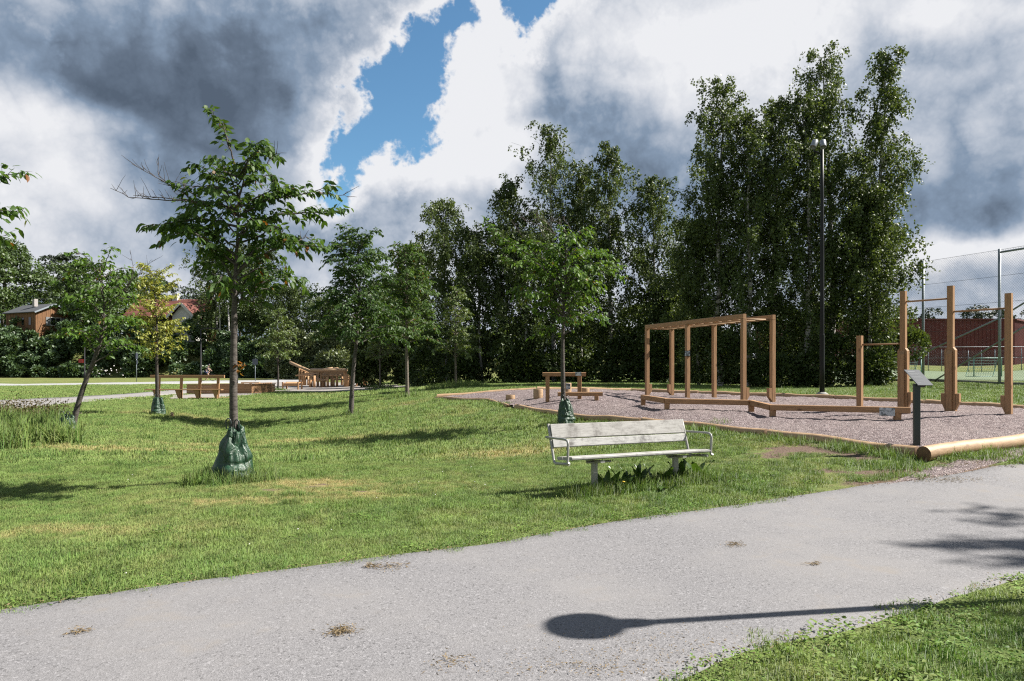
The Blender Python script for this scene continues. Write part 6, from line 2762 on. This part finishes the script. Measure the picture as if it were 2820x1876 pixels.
# near lawn
near = [blade_patch('grass_patch_a%d' % i, 900 + i, .30, 360, .015, .036, .0042, M['grass'], 1.0, clump=.03 if i % 2 else 0) for i in range(5)]
near += [blade_patch('grass_patch_b%d' % i, 920 + i, .26, 190, .03, .062, .0048, M['tall_grass'], .75, clump=.025) for i in range(2)]
near += [weed_patch('grass_patch_c%d' % i, 940 + i, .22, 75, .024, M['weed']) for i in range(2)]
P, r = lawn_points(3.0, 13.0, .175, seed=1)
n = len(P)
# distance to the asphalt edge decides on weeds and longer tufts
UPs, LOs = resample(smooth_line(UPE), 300), resample(smooth_line(LOE), 300)
dE = np.minimum(np.sqrt(((P[:, None] - UPs[None]) ** 2).sum(-1)).min(1), np.sqrt(((P[:, None] - LOs[None]) ** 2).sum(-1)).min(1))
lower = (P[:, 1] < np.interp(P[:, 0], LOs[:, 0], LOs[:, 1]))
dry = blob_np(P[:, 0], P[:, 1], DRY)
lng = lumps(P[:, 0], P[:, 1], 1.5, 21) + .8 * lumps(P[:, 0], P[:, 1], 4.5, 22)
u = r.uniform(0, 1, n)
pick = r.integers(0, 5, n)
pick = np.where((u < .06) | ((lng > .28) & (u < .3)) | (lower & (u < .2)) | ((P[:, 0] > 3.2) & (P[:, 1] > 9.3) & (u < .4)), 5 + r.integers(0, 2, n), pick)
wd = ((dE < .22) & (u > .45)) | (lower & (u > .58)) | (u > .972) | ((P[:, 0] > 3.2) & (P[:, 1] > 9.3) & (u > .8))
pick = np.where(wd, 7 + r.integers(0, 2, n), pick)
pick = np.where(dry > .55, r.integers(0, 5, n), pick)
sc = r.uniform(.8, 1.25, n) * (1 - .3 * np.clip(dry, 0, 1)) * (1 + .35 * np.clip(lng, -.5, .8))
sc = np.where(lower, sc * 1.1, sc)
scatter('lawn_grass', np.column_stack([P, T(P[:, 0], P[:, 1])]), r.uniform(0, 6.28, n), sc, pick, near, 'short mown grass on the near lawn')
NG = [n]
# middle lawn
mid = [blade_patch('turf_patch_a%d' % i, 960 + i, .50, 260, .03, .060, .010, M['grass'], .7, clump=.05 if i % 2 else 0) for i in range(4)]
mid += [blade_patch('turf_patch_b0', 966, .5, 170, .06, .13, .011, M['tall_grass'], .5, clump=.04)]
P, r = lawn_points(13.0, 34.0, .34, seed=2)
n = len(P)
lng = lumps(P[:, 0], P[:, 1], 1.0, 23)
pick = np.where(r.uniform(0, 1, n) < np.where(lng > .3, .25, .03), 4, r.integers(0, 4, n))
scatter('middle_lawn_grass', np.column_stack([P, T(P[:, 0], P[:, 1])]), r.uniform(0, 6.28, n), r.uniform(.8, 1.2, n), pick, mid, 'short mown grass on the middle lawn')
NG.append(n)
far = [blade_patch('sward_patch_a%d' % i, 980 + i, 1.3, 330, .04, .075, .026, M['grass'], .7) for i in range(3)]
P, r = lawn_points(34.0, 66.0, .95, seed=3)
n = len(P)
scatter('far_lawn_grass', np.column_stack([P, T(P[:, 0], P[:, 1])]), r.uniform(0, 6.28, n), r.uniform(.8, 1.2, n), r.integers(0, 3, n), far, 'mown grass on the far lawn')
NG.append(n)
print('GRASS', NG)


# long grass where the mower does not reach
def long_grass(name, spots, label, mat='tall_grass', seed=1):
    """spots: (x, y, rx, ry, n, h0, h1, w)"""
    r = np.random.default_rng(seed)
    VV, FF_, b = [], [], 0
    for (x, y, rx, ry, n, h0, h1, w) in spots:
        a = r.uniform(0, 6.28, n)
        q = np.sqrt(r.uniform(0, 1, n))
        bx, by = x + rx * q * np.cos(a), y + ry * q * np.sin(a)
        h = r.uniform(h0, h1, n) * (1.15 - .5 * q)
        az = r.uniform(0, 6.28, n)
        le = h * np.abs(r.normal(.35, .35, n))
        wz = r.uniform(0, 6.28, n)
        s = np.stack([np.cos(wz), np.sin(wz), np.zeros(n)], 1) * w / 2
        d = np.stack([np.cos(az), np.sin(az), np.zeros(n)], 1)
        base = np.stack([bx, by, T(bx, by) - .02], 1)
        rows = []
        for t, ws in ((0, 1), (.35, .9), (.7, .65), (1, .0)):
            c = base + d * (le * t ** 2)[:, None]
            c[:, 2] += h * (t - .28 * (le / h) * t ** 2)
            rows += [c - s * ws, c + s * ws] if ws else [c]
        V = np.stack(rows, 1)
        f = np.array([[0, 1, 3], [0, 3, 2], [2, 3, 5], [2, 5, 4], [4, 5, 6]])
        F = (np.arange(n)[:, None, None] * 7 + f[None]).reshape(-1, 3) + b
        VV.append(V.reshape(-1, 3))
        FF_.append(F)
        b += n * 7
    o = np_mesh(name, np.concatenate(VV), np.concatenate(FF_), M[mat])
    tag(o, label, 'grass', None, 'stuff')


O_, e_, n_ = BENCH
spots = [(tx + .0, ty - .30, .55, .26, 800, .12, .30, .008), (tx - .42, ty - .30, .26, .24, 420, .14, .34, .009), (tx + .42, ty - .12, .30, .30, 300, .12, .46, .007), (tx - .38, ty + .05, .2, .2, 160, .2, .42, .008),
         (ax - .1, ay - .1, .5, .4, 420, .12, .32, .010), (bx, by - .1, .5, .4, 300, .10, .25, .012), (cx0, cy0, .5, .4, 420, .12, .35, .012), (dx0, dy0, .9, .6, 500, .15, .45, .016),
         (ex0, ey0, 1.5, .9, 1100, .2, .55, .018), (fx0 - .25, fy0 - .1, .35, .3, 350, .10, .30, .010), (gx0, gy0, 1.0, .6, 500, .2, .5, .025), (hx0, hy0, .8, .5, 300, .15, .4, .025)]
for s_ in (-.05, .25, .55, .85, 1.15, 1.4, 1.75, -.3):
    p = O_ + e_ * s_ + n_ * .05
    spots.append((p.x, p.y, .28, .20, 480, .12, .30, .007))
p = O_ + e_ * 1.75
spots.append((p.x, p.y, .45, .3, 420, .10, .24, .007))
for (a, b, n) in ((2480, 1262, 160), (2420, 1250, 200), (2350, 1243, 200), (2650, 1262, 200), (2720, 1250, 160), (2780, 1236, 90), (2200, 1222, 160), (2300, 1232, 160), (2130, 1208, 120), (2480, 1300, 120), (1980, 1170, 90), (2380, 1290, 140), (2500, 1287, 120)):
    q = G(a, b)
    spots.append((q[0], q[1], .30, .22, int(n * 1.8), .07, .22, .007))
for (a, b) in (((5.9, 10.6), (4.6, 12.6)), ((4.5, 12.75), (2.8, 15.4)), ((2.75, 15.5), (1.45, 17.7)), ((1.4, 17.8), (.0, 20.1)), ((-2.8, 26.2), (-.7, 22.4)), ((6.4, 10.28), (9.4, 11.7))):
    rr_ = np.random.default_rng(int(a[0] * 100) % 97)
    for q in rr_.uniform(0, 1, 9):
        x_, y_ = a[0] + (b[0] - a[0]) * q, a[1] + (b[1] - a[1]) * q
        spots.append((x_ - .16 if a[1] > 10.4 else x_ + .05, y_ - .14, .26, .10, int(rr_.uniform(40, 110)), .07, .20, .008))
long_grass('long_grass', spots, 'long grass tufts round the trees, bench and logs', seed=4)
# wild patch on the left
sp = []
r = np.random.default_rng(8)
for i in range(46):
    px_, py_ = r.uniform(-140, 180), r.uniform(1180, 1238)
    q = G(px_, py_)
    sp.append((q[0], q[1], .45, .35, 260, .32, .80, .017))
long_grass('wild_grass', sp, 'wild tall grass patch at the left picture edge', seed=5)
# brownish low shrub behind it
r = np.random.default_rng(18)
P = []
for i in range(70):
    q = G(r.uniform(-120, 185), r.uniform(1168, 1186))
    m = 90
    c = np.array([q[0], q[1], float(T(*q)) + r.uniform(.15, .50)])
    P.append(c + r.normal(0, .17, (m, 3)) * (1.3, 1, .9))
P = np.concatenate(P)
m = len(P)
q0 = G(60, 1180)
root = thing('low_shrub', (q0[0], q0[1], float(T(*q0))), 'brownish low shrub behind the wild grass at the left edge', 'shrub')
V, F = leaf_quad(P, r.normal(0, 1, (m, 3)) + (0, 0, .3), r.normal(0, 1, (m, 3)), r.uniform(.04, .075, m), r.uniform(.025, .05, m))
np_mesh('foliage', V, F, M['leaf_brown'], root)
st = []
for i in range(40):
    q = G(r.uniform(-120, 185), r.uniform(1168, 1186))
    z = float(T(*q))
    st.append((np.array([[q[0], q[1], z - .05], [q[0] + r.normal(0, .08), q[1], z + .3], [q[0] + r.normal(0, .2), q[1], z + r.uniform(.5, .8)]]), np.array([.010, .007, .003])))
V, F = tubes_fast(st, 4)
np_mesh('stems', V, F, M['dead_twig'], root)

# dock plants under the bench: every big leaf its own piece
r = np.random.default_rng(28)
dm = None
for k, (s_, f_, nl, lb) in enumerate(((.22, -.10, 7, 'dock plant beside the left leg of the bench'), (.52, -.05, 8, 'dock plant under the middle of the bench, left of its tallest leaves'),
                                      (.80, -.12, 9, 'upright dock plant under the middle of the bench seat'), (1.10, -.05, 9, 'dock plant just left of the right bench leg'),
                                      (1.40, -.10, 9, 'large dock plant right of the right bench leg'), (1.0, .22, 6, 'low broad-leaved dock plant in front of the bench'), (1.72, -.05, 6, 'pale dock plant beyond the right end of the bench'))):
    p = O_ + e_ * s_ + n_ * f_
    g = float(T(p.x, p.y))
    root = thing('dock_plant', (p.x, p.y, g), lb, 'weed', 'dock plants under the bench')
    if dm is None:
        L, W = .30, .085
        rows = []
        for t, w in ((0, .12), (.18, .18), (.32, .75), (.55, 1.0), (.8, .62), (1.0, .03)):
            z = -.10 * t * t * L * 3
            wav = .012 * math.sin(t * 17)
            rows.append([(-W / 2 * w, t * L, z + .014 * w + wav), (0, t * L, z), (W / 2 * w, t * L, z + .014 * w - wav)])
        vs = [q for row in rows for q in row]
        fs = []
        for i in range(5):
            a = i * 3
            fs += [(a, a + 1, a + 4, a + 3), (a + 1, a + 2, a + 5, a + 4)]
        dm = bpy.data.meshes.new('dock_leaf')
        dm.from_pydata(vs, [], fs)
        dm.materials.append(M['leaf_dock'])
        dm.polygons.foreach_set('use_smooth', [True] * len(fs))
    for i in range(nl):
        o = bpy.data.objects.new('leaf', dm)
        COL.objects.link(o)
        o.parent = root
        flat_ = (k == 5)
        tilt = r.uniform(.2, .6) if flat_ else r.uniform(1.0, 1.5)
        o.rotation_euler = (tilt, r.normal(0, .3), r.uniform(0, 6.28))
        sc_ = r.uniform(.6, 1.15)
        o.scale = (sc_ * 1.15, sc_, sc_)
        o.location = (r.normal(0, .05), r.normal(0, .04), 0.0)
        ORI[o.name] = ORI[root.name]

# a dandelion and dried clippings on the path
p = O_ + e_ * .28 + n_ * .22
g = float(T(p.x, p.y))
root = thing('dandelion', (p.x, p.y, g), 'single yellow dandelion in front of the left bench leg', 'flower')
m = MB()
m.tube([(p.x, p.y, g), (p.x + .01, p.y, g + .16)], .003, 5)
m.build('stem', M['leaf_dock'], root)
m = MB()
m.lathe((p.x + .01, p.y, g + .16), [(.006, 0), (.020, .008), (.018, .014), (.004, .018)], 12)
m.build('flower_head', M['flower_yellow'], root)


def clippings(px_, py_, rx, ry, n, label, L=.035):
    q = G(px_, py_)
    r = np.random.default_rng(int(px_ + py_))
    x = q[0] + r.normal(0, rx / 2, n)
    y = q[1] + r.normal(0, ry / 2, n)
    P = np.stack([x, y, T(x, y) + .020 + np.abs(r.normal(0, .006, n))], 1)
    az = r.uniform(0, 6.28, n)
    D = np.stack([np.cos(az), np.sin(az), r.normal(0, .25, n)], 1)
    V, F = leaf_quad(P, D, np.array([0, 0, 1.]) + r.normal(0, .5, (n, 3)), r.uniform(.4, 1.4, n) * L, np.full(n, .006))
    o = np_mesh('dried_clippings', V, F, M['dry_clip'])
    tag(o, label, 'clippings', None, 'stuff')


clippings(942, 1750, .09, .09, 200, 'dried grass clump in the lower middle of the path')
clippings(1075, 1568, .17, .12, 150, 'pair of dried grass clumps near the lawn edge of the path')
clippings(1022, 1566, .06, .05, 90, 'tiny dried clump left of the pair near the lawn edge')
clippings(220, 1748, .05, .05, 80, 'small dried clump at the left of the path')
clippings(2024, 1510, .09, .08, 110, 'olive dried grass clump right of the middle of the path')
clippings(2242, 1562, .06, .04, 50, 'tiny dried clump right of the olive one')
clippings(1245, 1834, .14, .10, 70, 'scattered dried bits at the bottom edge of the path')
clippings(1840, 1800, .9, .35, 420, 'loose brown litter near the grass corner on the path', .018)
clippings(1600, 1860, .6, .12, 220, 'loose brown litter below the lamp shadow', .02)
clippings(2700, 1280, .5, .25, 300, 'withered grass on the trodden gravel by the path')
clippings(2600, 1325, .6, .18, 360, 'withered grass strip where gravel meets asphalt')

# fallen leaves and small stones lying about
r = np.random.default_rng(77)
n = 3200
UPd, LOd = resample(smooth_line(UPE), 4000), resample(smooth_line(LOE), 4000)
t = r.integers(0, 4000, n)
E = np.where((r.uniform(0, 1, n) < .6)[:, None], UPd[t], LOd[t]) + r.normal(0, 1, (n, 2)) * np.where(r.uniform(0, 1, (n, 1)) < .85, .028, .11)
P = np.column_stack([E, T(E[:, 0], E[:, 1]) + .024])
az = r.uniform(0, 6.28, n)
V, F = leaf_fine(P, np.stack([np.cos(az), np.sin(az), r.normal(0, .2, n)], 1), np.array([0, 0, 1.]) + r.normal(0, .4, (n, 3)), r.uniform(.008, .032, n), r.uniform(.006, .016, n))
tag(np_mesh('leaf_litter', V, F, M['dry_clip']), 'small withered leaves along the path edges', 'leaf litter', None, 'stuff')
# clover heads and daisies in the lawn
P, r = lawn_points(5.0, 16.0, .8, seed=31)
P = P[lumps(P[:, 0], P[:, 1], .9, 41) > .22]
n = len(P)
Z = T(P[:, 0], P[:, 1]) + r.uniform(.035, .06, n)
V = []
k6 = np.arange(6) * math.pi / 3
for i in range(n):
    rr = r.uniform(.005, .009)
    ring = np.stack([P[i, 0] + rr * np.cos(k6), P[i, 1] + rr * np.sin(k6), np.full(6, Z[i])], 1)
    V.append(np.concatenate([ring, [[P[i, 0], P[i, 1], Z[i] + rr * .9]]]))
V = np.concatenate(V)
F = np.concatenate([np.stack([np.arange(6), (np.arange(6) + 1) % 6, np.full(6, 6)], 1) + 7 * i for i in range(n)])
tag(np_mesh('clover_heads', V, F, M['flower_white'], smooth=True), 'small white clover heads dotted through the mown lawn', 'clover', None, 'stuff')
# stub of a stake by the yellow tree, broken stump by the pale trunk tree
x, y = pix(474, 1140, 24.0)[:2]
g = float(T(x, y))
root = thing('stake_stub', (x, y, g), 'short sawn-off wooden stake beside the yellow tree bag', 'stake')
m = MB()
m.lathe((x, y, g - .05), [(.05, 0), (.05, .20), (.045, .205)], 10)
m.build('stake_body', M['log'], root)
m = MB()
m.lathe((x, y, g + .157), [(.044, 0), (.043, .003)], 10)
m.build('sawn_top', M['end_grain'], root)
